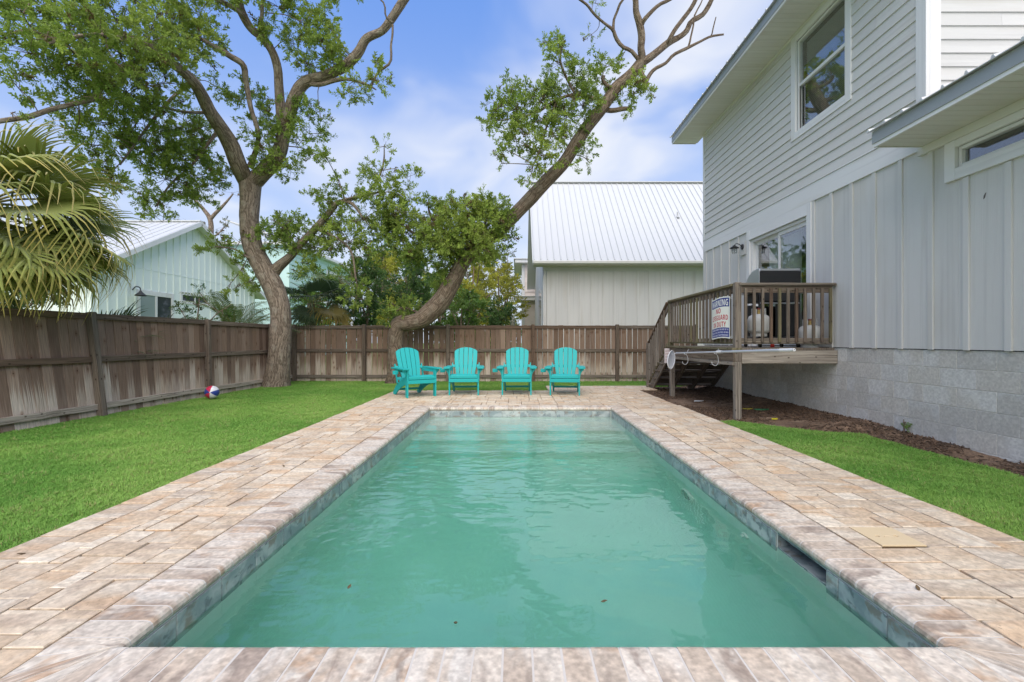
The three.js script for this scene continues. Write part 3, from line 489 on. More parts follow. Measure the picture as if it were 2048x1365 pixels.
const OAK_LIMBS = [
  [[-5.95,-0.13,-11.45,.359],[-5.94,0.07,-11.45,.316],[-5.91,0.37,-11.44,.272],[-5.85,1.01,-11.43,.256],[-5.84,1.89,-11.43,.233],[-6,2.4,-11.43,.241],[-6.26,2.9,-11.42,.234],[-6.5,3.41,-11.41,.231],[-6.59,3.96,-11.41,.222],[-6.58,4.59,-11.41,.222],[-6.57,5.09,-11.4,.260]],
  [[-6.67,5.06,-11.4,.201],[-6.64,5.26,-11.07,.191],[-6.64,5.66,-10.73,.180],[-6.66,5.9,-10.4,.153],[-6.67,6.07,-10.07,.139],[-6.63,6.28,-9.73,.122],[-6.57,6.37,-9.4,.106],[-6.58,6.42,-9.07,.088],[-6.52,6.36,-8.73,.076],[-6.61,6.44,-8.4,.060],[-6.87,6.4,-8.07,.044],[-7.17,6.22,-7.73,.030],[-7.5,5.86,-7.4,.018]],
  [[-6.45,5.06,-11.4,.204],[-6,5.44,-11.32,.179],[-5.75,5.75,-11.24,.163],[-5.62,6.13,-11.16,.148],[-5.46,6.5,-11.08,.141],[-5.29,6.87,-11,.143],[-5.02,7.19,-10.92,.133],[-4.48,7.32,-10.84,.116],[-3.99,7.5,-10.76,.112],[-3.65,7.77,-10.68,.107],[-3.44,8.03,-10.6,.094],[-3.06,8.16,-10.52,.083],[-2.83,8.37,-10.44,.090],[-2.58,8.66,-10.36,.095],[-2.31,8.97,-10.28,.085],[-2.02,9.4,-10.2,.061]],
  [[-5.75,6.24,-11.3,.107],[-5.72,6.8,-11.19,.112],[-5.7,7.23,-11.08,.105],[-5.67,7.57,-10.97,.099],[-5.75,7.92,-10.86,.091],[-5.92,8.16,-10.74,.096],[-6.1,8.28,-10.63,.086],[-6.23,8.52,-10.52,.093],[-6.25,8.71,-10.41,.084],[-6.27,9.15,-10.3,.063]],
  [[-6.11,8.37,-10.4,.056],[-6.12,8.37,-10.2,.053],[-6.25,8.38,-10,.051],[-6.35,8.34,-9.8,.047],[-6.57,8.5,-9.6,.034]],
  [[-5.84,8.08,-10.6,.040],[-5.83,8.27,-10.5,.040],[-5.73,8.4,-10.4,.040],[-5.66,8.71,-10.3,.039],[-5.55,9.07,-10.2,.029]],
  [[-6.52,5.35,-11.3,.074],[-6.25,5.74,-11.11,.058],[-6.1,6.02,-10.92,.052],[-6.16,6.48,-10.73,.051],[-6.17,7.02,-10.54,.060],[-6.13,7.29,-10.36,.067],[-6.29,7.36,-10.17,.061],[-6.43,7.4,-9.98,.051],[-6.65,7.48,-9.79,.037],[-6.98,7.57,-9.6,.024]],
  [[-4.87,7.17,-10.9,.059],[-4.59,7.08,-10.78,.050],[-4.09,7.13,-10.66,.050],[-3.78,7.06,-10.54,.033],[-3.33,6.86,-10.42,.026],[-3.13,6.7,-10.3,.013]],
  [[-2.76,8.15,-10.3,.024],[-2.76,7.91,-10.28,.024],[-2.79,7.68,-10.27,.024],[-2.8,7.28,-10.25,.029],[-3.06,7.05,-10.23,.028],[-3.19,6.79,-10.22,.024],[-3.25,6.69,-10.2,.014]],
  [[-2.77,8.2,-10.3,.023],[-2.88,8.25,-10.2,.019],[-2.89,8.47,-10.1,.019],[-3.04,8.57,-10,.013]],
  [[-7.14,6.84,-9.4,.058],[-7.53,6.61,-9.13,.051],[-7.84,6.21,-8.87,.050],[-7.76,5.8,-8.6,.051],[-7.64,5.47,-8.33,.046],[-7.73,5.24,-8.07,.039],[-7.85,5.01,-7.8,.041],[-8,4.74,-7.53,.042],[-8.12,4.56,-7.27,.037],[-8.27,4.32,-7,.028]],
  [[-7.2,6.68,-8.5,.032],[-7.58,6.2,-8.22,.026],[-7.85,6.15,-7.95,.023],[-8.09,6.34,-7.68,.020],[-7.94,6.4,-7.4,.014]],
  [[-7.5,5.99,-7.6,.022],[-7.76,6.06,-7.37,.020],[-7.84,5.84,-7.13,.021],[-7.93,5.73,-6.9,.016]],
  [[-7.34,6.99,-10.5,.045],[-7.51,6.52,-10.18,.036],[-7.7,5.87,-9.85,.031],[-7.86,5.15,-9.52,.022],[-7.89,4.61,-9.2,.017]],
  [[-7.04,6.18,-11,.045],[-7.22,5.69,-10.8,.039],[-7.43,5.15,-10.6,.028],[-7.79,4.62,-10.4,.023],[-7.97,4.06,-10.2,.014]],
  [[-7.16,6.44,-10.8,.041],[-7.41,6.22,-10.33,.032],[-7.66,6.09,-9.87,.026],[-7.84,5.75,-9.4,.018]],
  [[-6.15,2.65,-11.5,.167],[-5.94,2.91,-11.47,.133],[-5.59,3.2,-11.43,.097],[-5.32,3.49,-11.4,.087],[-4.96,3.86,-11.37,.082],[-4.57,4.27,-11.33,.077],[-4.41,4.46,-11.3,.064],[-4.18,4.52,-11.27,.054],[-3.74,4.63,-11.23,.040],[-3.31,4.71,-11.2,.022]],
  [[-4.21,4.53,-11.3,.051],[-4,4.44,-11.23,.043],[-3.86,4.3,-11.17,.036],[-3.7,4.06,-11.1,.020]],
  [[-4.15,4.53,-11.2,.023],[-3.59,4.69,-11.15,.024],[-3.28,5.1,-11.1,.026],[-3.17,5.44,-11.05,.021],[-3.15,5.75,-11,.010]],
  [[-5.57,3.2,-11.4,.043],[-5.61,3.71,-11.33,.037],[-5.76,3.94,-11.27,.025],[-5.91,4.04,-11.2,.014]],
  [[-6.19,3.09,-11.3,.035],[-6.51,3.13,-11.2,.032],[-6.76,3.3,-11.1,.022],[-7.17,3.35,-11,.017]],
  [[-4.94,3.85,-11.3,.037],[-4.52,3.68,-11.2,.033],[-4,3.3,-11.1,.026],[-3.82,2.56,-11,.021]]
];
const LEAN_LIMBS = [
  [[-3.27,-0.08,-12.3,.234],[-3.21,0.28,-12.23,.192],[-3.18,0.88,-12.17,.191],[-3.15,1.3,-12.1,.206],[-3.02,1.54,-12.04,.230],[-2.73,1.58,-11.97,.204],[-2.43,1.67,-11.91,.231],[-2.2,1.84,-11.84,.252],[-1.91,2.12,-11.78,.241],[-1.7,2.45,-11.71,.227],[-1.51,2.76,-11.65,.189],[-1.34,3.09,-11.58,.175],[-1.03,3.42,-11.52,.162],[-0.48,3.79,-11.45,.151],[-0.09,4.17,-11.39,.168],[0.34,4.59,-11.32,.167],[0.77,5.04,-11.26,.161],[1.14,5.4,-11.19,.152],[1.42,5.84,-11.13,.148],[1.73,6.28,-11.06,.146],[2.09,6.71,-11,.135],[2.36,7.09,-10.93,.133],[2.71,7.38,-10.87,.131],[2.93,7.62,-10.8,.126]],
  [[2.91,7.56,-10.8,.103],[2.91,7.72,-10.73,.087],[2.87,7.85,-10.66,.081],[2.87,8.08,-10.59,.081],[2.8,8.32,-10.51,.080],[2.7,8.54,-10.44,.069],[2.67,8.76,-10.37,.064],[2.55,9.15,-10.3,.049]],
  [[2.85,8.29,-10.5,.054],[2.87,8.33,-10.44,.053],[3,8.46,-10.38,.046],[3.19,8.61,-10.32,.040],[3.41,8.68,-10.26,.035],[3.66,8.85,-10.2,.027]],
  [[2.88,7.58,-10.8,.092],[3.04,7.65,-10.75,.088],[3.31,7.84,-10.7,.079],[3.52,7.99,-10.65,.077],[3.75,8.08,-10.6,.059],[3.89,8.19,-10.55,.063],[3.96,8.35,-10.5,.056],[4.2,8.47,-10.45,.055],[4.31,8.62,-10.4,.053],[4.37,8.74,-10.35,.048],[4.53,9.04,-10.3,.038]],
  [[3.48,7.94,-10.6,.055],[3.5,7.99,-10.53,.054],[3.59,8.15,-10.47,.048],[3.72,8.31,-10.4,.047],[3.89,8.52,-10.33,.047],[3.98,8.68,-10.27,.048],[4.07,8.96,-10.2,.038]],
  [[2.93,7.63,-10.8,.052],[2.82,7.66,-10.74,.048],[2.65,7.8,-10.67,.042],[2.43,7.86,-10.61,.042],[2.27,8.02,-10.55,.044],[2.19,8.15,-10.48,.038],[2,8.25,-10.42,.027],[1.81,8.35,-10.35,.028],[1.68,8.44,-10.29,.028],[1.56,8.54,-10.23,.027],[1.4,8.6,-10.16,.026],[1.17,8.72,-10.1,.018]],
  [[2.2,8.15,-10.5,.035],[2.2,8.36,-10.44,.030],[2.26,8.5,-10.38,.029],[2.31,8.63,-10.32,.029],[2.41,8.74,-10.26,.024],[2.46,8.96,-10.2,.019]],
  [[2.86,7.51,-10.8,.051],[2.96,7.19,-10.73,.046],[2.96,6.94,-10.66,.036],[3,7.11,-10.59,.049],[3.13,7.28,-10.52,.042],[3.37,7.38,-10.45,.036],[3.52,7.52,-10.38,.036],[3.8,7.63,-10.31,.035],[4.06,7.73,-10.24,.026],[4.27,7.8,-10.17,.025],[4.53,7.8,-10.1,.020]],
  [[3.83,7.69,-10.4,.024],[3.86,7.71,-10.37,.024],[3.9,7.91,-10.33,.020],[3.94,8.12,-10.3,.020],[3.96,8.34,-10.27,.019],[4.08,8.57,-10.23,.014],[4.14,8.74,-10.2,.010]],
  [[4.27,7.82,-10.2,.014],[4.29,7.83,-10.17,.014],[4.32,8,-10.13,.014],[4.36,8.18,-10.1,.010]],
  [[2.36,7.05,-10.95,.046],[2.27,7.06,-10.89,.046],[2.12,7.09,-10.82,.043],[2.01,7.17,-10.76,.046],[2.01,7.25,-10.7,.046]],
  [[2.08,6.66,-11.1,.060],[2.29,6.6,-11.03,.058],[2.51,6.61,-10.97,.055],[2.69,6.59,-10.9,.045]],
  [[2.16,6.78,-11,.053],[1.79,6.85,-10.92,.043],[1.37,6.88,-10.84,.037],[0.95,6.72,-10.76,.036],[0.48,6.39,-10.68,.027],[0.08,6.23,-10.6,.017]],
  [[1.37,6.86,-10.8,.030],[1.12,7.27,-10.7,.030],[1,7.55,-10.6,.025],[1.04,7.83,-10.5,.015]],
  [[0.95,6.69,-10.7,.030],[0.71,6.08,-10.63,.025],[0.54,5.48,-10.57,.020],[0.33,4.99,-10.5,.010]],
  [[-1.4,3.15,-11.9,.055],[-1.64,3.57,-11.82,.049],[-1.94,3.93,-11.75,.043],[-2.18,4.29,-11.68,.033],[-2.23,4.59,-11.6,.016]],
  [[-0.41,3.87,-11.6,.048],[-0.6,4.13,-11.53,.042],[-0.72,4.3,-11.47,.031],[-0.9,4.44,-11.4,.015]],
  [[-1.63,3.56,-11.8,.037],[-2.19,3.67,-11.7,.033],[-2.73,3.9,-11.6,.030],[-3.08,4.25,-11.5,.020]],
  [[-1.38,3.15,-11.9,.042],[-1.13,3.38,-11.83,.034],[-0.87,3.3,-11.77,.023],[-0.67,3.26,-11.7,.014]],
  [[-2.47,1.79,-12.1,.035],[-2.71,1.9,-12.07,.030],[-2.97,1.98,-12.03,.023],[-3.15,1.85,-12,.015]]
];
const OAK_CLUMPS = [
  [-8.42,6.75,-8,0.61,0.35], [-7.64,6.66,-8,0.61,0.43], [-7.29,7.01,-8.5,0.64,0.46], [-6.84,7.26,-9,0.68,0.49], [-6.84,8.05,-10,0.43,0.65],
  [-7.89,5.75,-7.5,0.57,0.32], [-7.64,6.06,-8,0.69,0.43], [-7.29,6.37,-8.5,0.74,0.46], [-6.84,6.58,-9,0.54,0.44], [-6.95,7.4,-10,0.43,0.43],
  [-8.02,5.2,-7.4,0.32,0.24], [-8.07,5.71,-8,0.52,0.26], [-7.84,5.81,-8.5,0.55,0.37], [-7.52,5.9,-9,0.68,0.49], [-7.32,6.27,-9.5,0.51,0.51],
  [-8.39,5.49,-8.5,0.37,0.17], [-8.1,5.41,-9,0.58,0.39], [-7.84,5.55,-9.5,0.62,0.41], [-7.6,5.67,-10,0.65,0.54], [-7.47,6.02,-10.5,0.4,0.57],
  [-7.47,5.89,-11,0.3,0.48], [-7.92,5.13,-10,0.65,0.43], [-7.64,5.33,-10.5,0.57,0.45], [-7.41,5.54,-11,0.42,0.42], [-7.98,4.77,-10.5,0.62,0.34],
  [-7.65,4.94,-11,0.54,0.48], [-7.05,5.06,-11,0.33,0.42], [-8.14,4.27,-10,0.27,0.3], [-7.87,4.31,-10.5,0.51,0.25], [-7.53,4.52,-11,0.54,0.26],
  [-7.92,3.89,-10,0.19,0.24], [-7.65,3.67,-10,0.19,0.17], [-8.1,4.53,-9,0.37,0.37], [-7.81,4.15,-9,0.27,0.37], [-8.02,4.8,-8.7,0.36,0.28],
  [-8.14,5.03,-9.5,0.31,0.31], [-8.21,5.03,-8.6,0.35,0.2], [-7.99,4.68,-7.3,0.16,0.08], [-6.22,6.01,-11,0.31,0.31], [-6.21,6.93,-10.9,0.33,0.31],
  [-6.06,6.38,-11,0.33,0.38], [-5.38,6.62,-11,0.33,0.21], [-5.38,6.21,-11,0.43,0.31], [-5.78,5.98,-11,0.43,0.33], [-6.1,5.32,-11,0.36,0.26],
  [-5.17,5.77,-11,0.38,0.26], [-4.73,5.45,-10.9,0.38,0.19], [-5.47,5.23,-11.2,0.44,0.31], [-4.67,6.42,-11,0.24,0.17], [-6.48,6.72,-10.8,0.33,0.21],
  [-5.62,5.36,-11,0.31,0.24], [-6.8,6.86,-10.6,0.25,0.23], [-4.39,7.75,-10.6,0.44,0.39], [-4.79,8.34,-10.6,0.53,0.37], [-4.46,8.4,-10.5,0.34,0.39],
  [-5.36,8.7,-10.6,0.53,0.32], [-4,7.82,-10.4,0.31,0.29], [-3.97,7.49,-10.4,0.31,0.2], [-4.5,8.01,-10.6,0.41,0.32], [-4.79,7.57,-10.8,0.44,0.26],
  [-3.17,7.27,-10.3,0.24,0.2], [-3.08,6.83,-10.3,0.29,0.22], [-3.55,6.85,-10.4,0.49,0.18], [-3.77,6.71,-10.4,0.4,0.13], [-4.16,7.45,-10.6,0.25,0.21],
  [-4.87,6.61,-10.9,0.33,0.26], [-4.88,5.98,-11,0.31,0.19], [-4.51,5.47,-10.9,0.26,0.16], [-5.59,8.24,-10.6,0.34,0.34], [-5.17,8.02,-10.8,0.29,0.35],
  [-3.15,5.69,-11,0.17,0.14], [-3.15,5.05,-11,0.36,0.31], [-2.59,4.97,-11.2,0.31,0.19], [-3.63,5.2,-11.2,0.31,0.19], [-4.34,5.06,-11.3,0.27,0.15],
  [-3.26,4.64,-11.2,0.63,0.31], [-2.78,4.64,-11.2,0.44,0.27], [-4.81,4.62,-11.3,0.42,0.24], [-3.71,4.06,-11.3,0.64,0.42], [-4.1,4.59,-11.4,0.37,0.3],
  [-4.47,4.09,-11.4,0.37,0.35], [-4.06,3.46,-11.2,0.56,0.44], [-4.72,3.6,-11.4,0.44,0.35], [-3.2,3.62,-11.5,0.52,0.37], [-3.61,3.23,-11.4,0.39,0.3],
  [-7.33,3.29,-11,0.33,0.14], [-7.04,3.41,-11,0.26,0.19], [-6.72,3.5,-11.2,0.31,0.19], [-6.69,2.88,-11.3,0.24,0.37], [-6.64,2.46,-11.2,0.39,0.19],
  [-7,2.41,-11.2,0.24,0.17], [-6.02,3.73,-11.3,0.34,0.27], [-5.73,3.81,-11.3,0.44,0.37], [-5.57,4.05,-11.4,0.35,0.32], [-5.94,3.38,-11.3,0.22,0.2],
  [-4.69,3.93,-11.3,0.44,0.39], [-5.37,3.55,-11.5,0.45,0.4], [-5.68,3.8,-11.5,0.4,0.3], [-5.04,3.39,-11.5,0.42,0.3], [-5.2,3,-11.5,0.42,0.27],
  [-3.97,2.6,-11.2,0.31,0.39], [-3.89,2.1,-11.2,0.31,0.29], [-6.4,6.47,-8.6,0.42,0.3], [-6.34,6.27,-8,0.43,0.28], [-6.43,6.14,-7.6,0.41,0.26],
  [-6.57,6,-7.3,0.39,0.25], [-6.76,5.74,-7,0.38,0.24], [-6.93,5.53,-6.8,0.34,0.22], [-6.67,6.46,-9.3,0.26,0.22], [-6.5,6.62,-8.2,0.44,0.3],
  [-7.12,5.28,-8,0.4,0.26], [-6.77,5.71,-8,0.43,0.29], [-6.3,7.15,-9.2,0.34,0.34], [-7.09,5.6,-7.6,0.38,0.23], [-7.99,7.12,-7.6,0.66,0.41],
  [-7.38,7.44,-8,0.78,0.43], [-6.81,7.91,-8.6,0.84,0.46], [-6.36,8.71,-9.6,0.83,0.52], [-5.44,9.18,-10.2,0.88,0.5], [-4.15,9.26,-10.3,0.67,0.39],
  [-1.76,9.46,-10,0.65,0.43], [-5.86,9.61,-9.8,0.95,0.53], [-7.11,8.48,-8.4,0.91,0.45], [-2.74,9.78,-10,0.86,0.43]
];
const LEAN_CLUMPS = [
  [1.07,7.97,-10.5,0.25,0.14], [0.62,7.88,-10.5,0.2,0.14], [1.66,8.08,-10.6,0.18,0.1], [0.98,7.62,-10.5,0.32,0.2], [0.99,7.45,-10.6,0.41,0.21],
  [0.41,6.91,-10.6,0.5,0.25], [-0.12,6.81,-10.5,0.3,0.25], [-0.44,6.46,-10.5,0.36,0.3], [-0.57,6.11,-10.5,0.25,0.3], [-0.03,6.41,-10.5,0.48,0.32],
  [0.63,6.69,-10.6,0.53,0.37], [1.33,7.02,-10.8,0.54,0.37], [2.07,7.22,-10.9,0.42,0.24], [2.42,7.62,-10.8,0.23,0.14], [2.17,7.58,-10.9,0.31,0.21],
  [1.55,7.38,-10.8,0.33,0.26], [1.24,6.34,-10.8,0.54,0.37], [1.57,6.61,-10.9,0.42,0.38], [0.63,6.15,-10.6,0.48,0.32], [-0.03,5.83,-10.5,0.48,0.32],
  [-0.31,5.48,-10.5,0.2,0.25], [0.18,5.53,-10.5,0.41,0.25], [0.87,5.84,-10.7,0.42,0.37], [0.63,5.35,-10.6,0.34,0.3], [0.32,4.95,-10.5,0.18,0.2],
  [0.23,4.69,-10.5,0.09,0.14], [-0.35,5.13,-10.5,0.1,0.11], [2.7,6.88,-10.8,0.42,0.23], [2.98,6.92,-10.7,0.19,0.14], [2.76,7.1,-10.7,0.23,0.19],
  [1.63,5.69,-11,0.19,0.24], [1.72,5.37,-11,0.12,0.19], [1.3,5.24,-10.9,0.09,0.14], [2.72,6.49,-10.9,0.15,0.11], [1.78,8.54,-10.2,0.2,0.09],
  [-3.08,4.27,-11.6,0.58,0.45], [-2.71,3.81,-11.7,0.58,0.46], [-2.24,4.52,-11.6,0.23,0.23], [-1.81,4.47,-11.6,0.45,0.23], [-2.02,4.06,-11.7,0.58,0.4],
  [-1.27,4.27,-11.6,0.58,0.4], [-0.71,4.42,-11.4,0.54,0.25], [-0.38,4.22,-11.4,0.32,0.32], [-1.03,3.78,-11.6,0.58,0.35], [-1.72,3.57,-11.7,0.71,0.4],
  [-2.44,3.38,-11.8,0.59,0.41], [-0.24,3.66,-11.5,0.22,0.27], [-0.78,3.29,-11.6,0.45,0.28], [-1.29,3.39,-11.5,0.45,0.32], [-0.97,3.17,-11.6,0.38,0.23],
  [-1.66,2.91,-11.7,0.28,0.4], [-1.91,2.67,-11.8,0.23,0.33], [-2.05,2.41,-11.9,0.17,0.23], [-2.94,1.93,-12,0.52,0.26], [-3.19,1.71,-12,0.34,0.13],
  [-2.44,2.02,-12,0.29,0.18], [-0.57,4.23,-11,0.48,0.29], [-1.11,4.23,-11,0.52,0.31], [-1.82,3.63,-11,0.48,0.36], [-1.04,3.67,-10.9,0.52,0.33],
  [-1.54,3.3,-11.1,0.43,0.34], [-0.87,3.28,-11,0.4,0.29], [-2.82,4.22,-11.2,0.48,0.41], [-2.24,3.7,-11.3,0.61,0.44], [-1.55,3.92,-11.2,0.61,0.41],
  [-0.88,4.02,-11.1,0.58,0.36], [-0.4,3.96,-11.1,0.34,0.34], [-1.25,3.56,-11.2,0.53,0.36], [-0.7,3.44,-11.2,0.44,0.31], [-1.89,3.29,-11.4,0.54,0.35],
  [-2.59,3.13,-11.5,0.45,0.3], [-1.45,3.11,-11.4,0.32,0.3], [2.46,9.18,-10.2,0.55,0.29], [4.05,9.29,-10.2,0.66,0.29], [1.17,8.99,-10.1,0.44,0.22]
];
const BARE_LIMBS = [
  [[-18.43,4.82,-28,.173],[-18.5,7.18,-28,.146],[-18.56,8.46,-28,.132],[-18.95,9.06,-28,.102],[-19.28,9.42,-28,.088],[-19.58,9.73,-28,.062],[-20.01,10.15,-28,.037]],
  [[-18.56,8.46,-28,.114],[-18.25,8.82,-28,.101],[-17.92,9.15,-28,.088],[-17.5,9.61,-28,.063],[-17.16,10.03,-28,.038]],
  [[-18.53,7.55,-28,.059],[-18.87,7.74,-27.8,.047],[-19.13,7.99,-27.6,.024]],
  [[-18.53,7.31,-28,.060],[-18.2,7.65,-28.2,.050],[-17.96,8.1,-28.4,.025]]
];

// ---------------------------------------------------------------- trees
function leafGeo(l, w, fold = 0.25, curl = 0.2) {      // a folded, slightly cupped leaf along +z
  const pos = [], f = w * fold;
  const L = [[0, 0], [0.45, 1], [0.8, 0.85], [1, 0]], p = (t, s) => [s * w / 2, -Math.abs(s) * -f - curl * l * t * t, l * t];
  const a = p(0, 0), m = p(0.55, 0), e = p(1, 0), lo = p(0.35, -0.72), l2 = p(0.72, -1), ro = p(0.35, 0.72), r2 = p(0.72, 1);
  const tri = (...q) => q.forEach((v) => pos.push(...v));
  tri(a, m, lo); tri(lo, m, l2); tri(l2, m, e); tri(a, ro, m); tri(ro, r2, m); tri(r2, e, m);
  const g = new THREE.BufferGeometry(); g.setAttribute('position', new THREE.Float32BufferAttribute(pos, 3)); g.computeVertexNormals(); return g;
}
function sprigGeo(n, len, leaf, wide) {                 // a twig end with n leaves in whorls
  const list = [], m = new THREE.Matrix4(), q = new THREE.Quaternion(), e = new THREE.Euler();
  for (let i = 0; i < n; i++) {
    const t = 0.15 + 0.85 * (i + rnd()) / n, a = i * 2.4 + rr(-0.4, 0.4), tilt = mix(1.25, 0.45, t) + rr(-0.3, 0.3), s = rr(0.7, 1.15), g = leafGeo(leaf * s, leaf * wide * s, rr(0.1, 0.35), rr(0, 0.3));
    e.set(0, 0, rr(-0.6, 0.6)); m.makeRotationFromEuler(e); g.applyMatrix4(m);
    e.set(-tilt, 0, 0, 'YXZ'); m.makeRotationX(tilt - Math.PI / 2); g.applyMatrix4(m); g.applyMatrix4(new THREE.Matrix4().makeRotationY(a));
    g.translate(rr(-0.02, 0.02), len * t, rr(-0.02, 0.02)); list.push(g);
  }
  const st = flat(new THREE.CylinderGeometry(0.0012, 0.0022, len, 3).translate(0, len / 2, 0)); st.deleteAttribute('uv'); list.push(st);
  return mergeGeometries(list);
}
const oakSprigs = [sprigGeo(20, 0.16, 0.062, 0.42), sprigGeo(16, 0.20, 0.056, 0.45), sprigGeo(24, 0.15, 0.058, 0.40)];
const leafMat = phy({ color: 0xffffff, roughness: 0.92, transmission: 0.4, thickness: 0, side: THREE.DoubleSide, specularIntensity: 0.7 });
function foliage(parent, name, spots, sprigs, color, scale = 1) {      // spots [V, dir]
  const m = new THREE.Matrix4(), q = new THREE.Quaternion(), col = new THREE.Color(), up = V(0, 1, 0);
  sprigs.forEach((g, k) => {
    const mine = spots.filter((_, i) => i % sprigs.length === k); if (!mine.length) return;
    const im = new THREE.InstancedMesh(g, leafMat, mine.length);
    mine.forEach(([p, d], i) => { q.setFromUnitVectors(up, d); q.multiply(new THREE.Quaternion().setFromAxisAngle(up, rr(0, 6.3))); const s = scale * rr(0.75, 1.3); m.compose(p, q, V(s, s, s)); im.setMatrixAt(i, m); color(col, p); im.setColorAt(i, col); });
    im.name = name; stuff(shade(im)); parent.add(im);
  });
}
function broadTree(t, limbs, clumps, color, { density = 0.0115, sprigs = oakSprigs, barkM = bark, thin = barkThin, hang = 0.35, scale = 1, rough = 0.10, px = 0.0001 } = {}) {
  const spine = [];
  limbs.forEach((l, i) => {
    part(t, i ? 'limb' : 'trunk', tube(l, { seg: i ? (l[0][3] > 0.06 ? 12 : 7) : 22, step: i ? 0.10 : 0.09, rough, cap: true }), barkM);
    for (let k = 0; k + 1 < l.length; k++) for (let s = 0; s < 4; s++) spine.push([V(mix(l[k][0], l[k + 1][0], s / 4), mix(l[k][1], l[k + 1][1], s / 4), mix(l[k][2], l[k + 1][2], s / 4)), i]);
  });
  const twigs = [], spots = [];
  for (const [x, y, z, rx, ry] of clumps) {
    const c = V(x, y, z), rz = (rx + ry) * 0.7; let best = null, bd = 1e9;
    for (const [p, i] of spine) { const d = p.distanceTo(c) + (i ? 0 : 0.3); if (d < bd) { bd = d; best = p; } }
    const mid = V(0, 0, 0).lerpVectors(best, c, 0.5).add(V(rr(-0.12, 0.12), rr(-0.05, 0.18), rr(-0.12, 0.12))), r0 = clamp(0.006 + bd * 0.008, 0.006, 0.03);
    if (bd > 0.12) twigs.push(tube([[best.x, best.y, best.z, r0], [mid.x, mid.y, mid.z, r0 * 0.8], [c.x, c.y, c.z, r0 * 0.5]], { seg: 5, step: 0.12 }));
    const n = Math.max(5, Math.round(rx * ry / density * 5.0)), subs = Math.max(4, Math.round(n / 6)), ends = [];
    for (let k = 0; k < subs; k++) {
      let d; do d = V(rr(-1, 1), rr(-1, 1), rr(-1, 1)); while (d.lengthSq() > 1 || d.lengthSq() < 0.08);
      const e = V(c.x + d.x * rx, c.y + d.y * ry, c.z + d.z * rz), s = V(0, 0, 0).lerpVectors(mid, c, rr(0.5, 1)), b = V(0, 0, 0).lerpVectors(s, e, 0.55).add(V(rr(-0.05, 0.05), rr(-0.02, 0.09), rr(-0.05, 0.05)));
      twigs.push(tube([[s.x, s.y, s.z, 0.006], [b.x, b.y, b.z, 0.0045], [e.x, e.y, e.z, 0.0025]], { seg: 4, step: 0.2 })); ends.push([s, b, e]);
    }
    for (let k = 0; k < n; k++) {
      const [s, b, e] = ends[k % subs], f = 0.45 + 0.6 * Math.sqrt(rnd()), p = f < 0.55 ? V(0, 0, 0).lerpVectors(s, b, f / 0.55) : V(0, 0, 0).lerpVectors(b, e, (f - 0.55) / 0.45), j = 0.06 * scale;
      p.add(V(rr(-j, j), rr(-j, j), rr(-j, j)));
      const out = V(0, 0, 0).subVectors(e, c).normalize(), d = V(rr(-1, 1) + out.x * 0.7, rr(-0.5, 1) + out.y * 0.4 + (rnd() < hang ? -0.9 : 0.3), rr(-1, 1) + out.z * 0.7).normalize(); spots.push([p, d]);
    }
  }
  if (twigs.length) stuff(part(t, 'twigs', merge(twigs), thin));
  foliage(t, 'crown', spots, sprigs, color, scale);
  return spots.length;
}
const oakColor = (c, p) => { const y = clamp((fbm3(p.x * 1.1, p.y * 1.1, p.z * 1.1, 3) - 0.3) * 1.8) * 0.6 + rnd() * 0.4, k = rr(0.8, 1.2); if (rnd() < 0.03) c.setRGB(0.16, 0.12, 0.04); else c.setRGB(mix(0.20, 0.44, y) * k, mix(0.31, 0.53, y) * k, mix(0.045, 0.09, y) * k); };
{
  const t = thing('oak_tree', 'large live oak beside the left fence with a forked trunk and wide crown', 'tree');
  broadTree(t, OAK_LIMBS, OAK_CLUMPS, oakColor);
  const u = thing('oak_tree', 'live oak with a crooked trunk leaning right above the back fence', 'tree');
  broadTree(u, LEAN_LIMBS, LEAN_CLUMPS, oakColor, { barkM: barkDark, density: 0.0095 });
  const b = thing('bare_tree', 'thin far tree with a forked trunk and sparse twigs behind the mint house', 'tree');
  const bc = []; for (const l of BARE_LIMBS) { const e = l[l.length - 1]; bc.push([e[0], e[1], e[2], 0.8, 0.6]); } for (const [dx, dy] of [[-0.9, -0.3], [0.9, 0.1], [0.6, -1.0], [-0.7, -1.4]]) bc.push([-18.6 + dx, 8.0 + dy, -28, 0.7, 0.5]);
  broadTree(b, BARE_LIMBS, bc, (c) => c.setRGB(rr(0.10, 0.22), rr(0.10, 0.2), rr(0.03, 0.06)), { density: 0.3, scale: 1.6, barkM: barkThin });
}
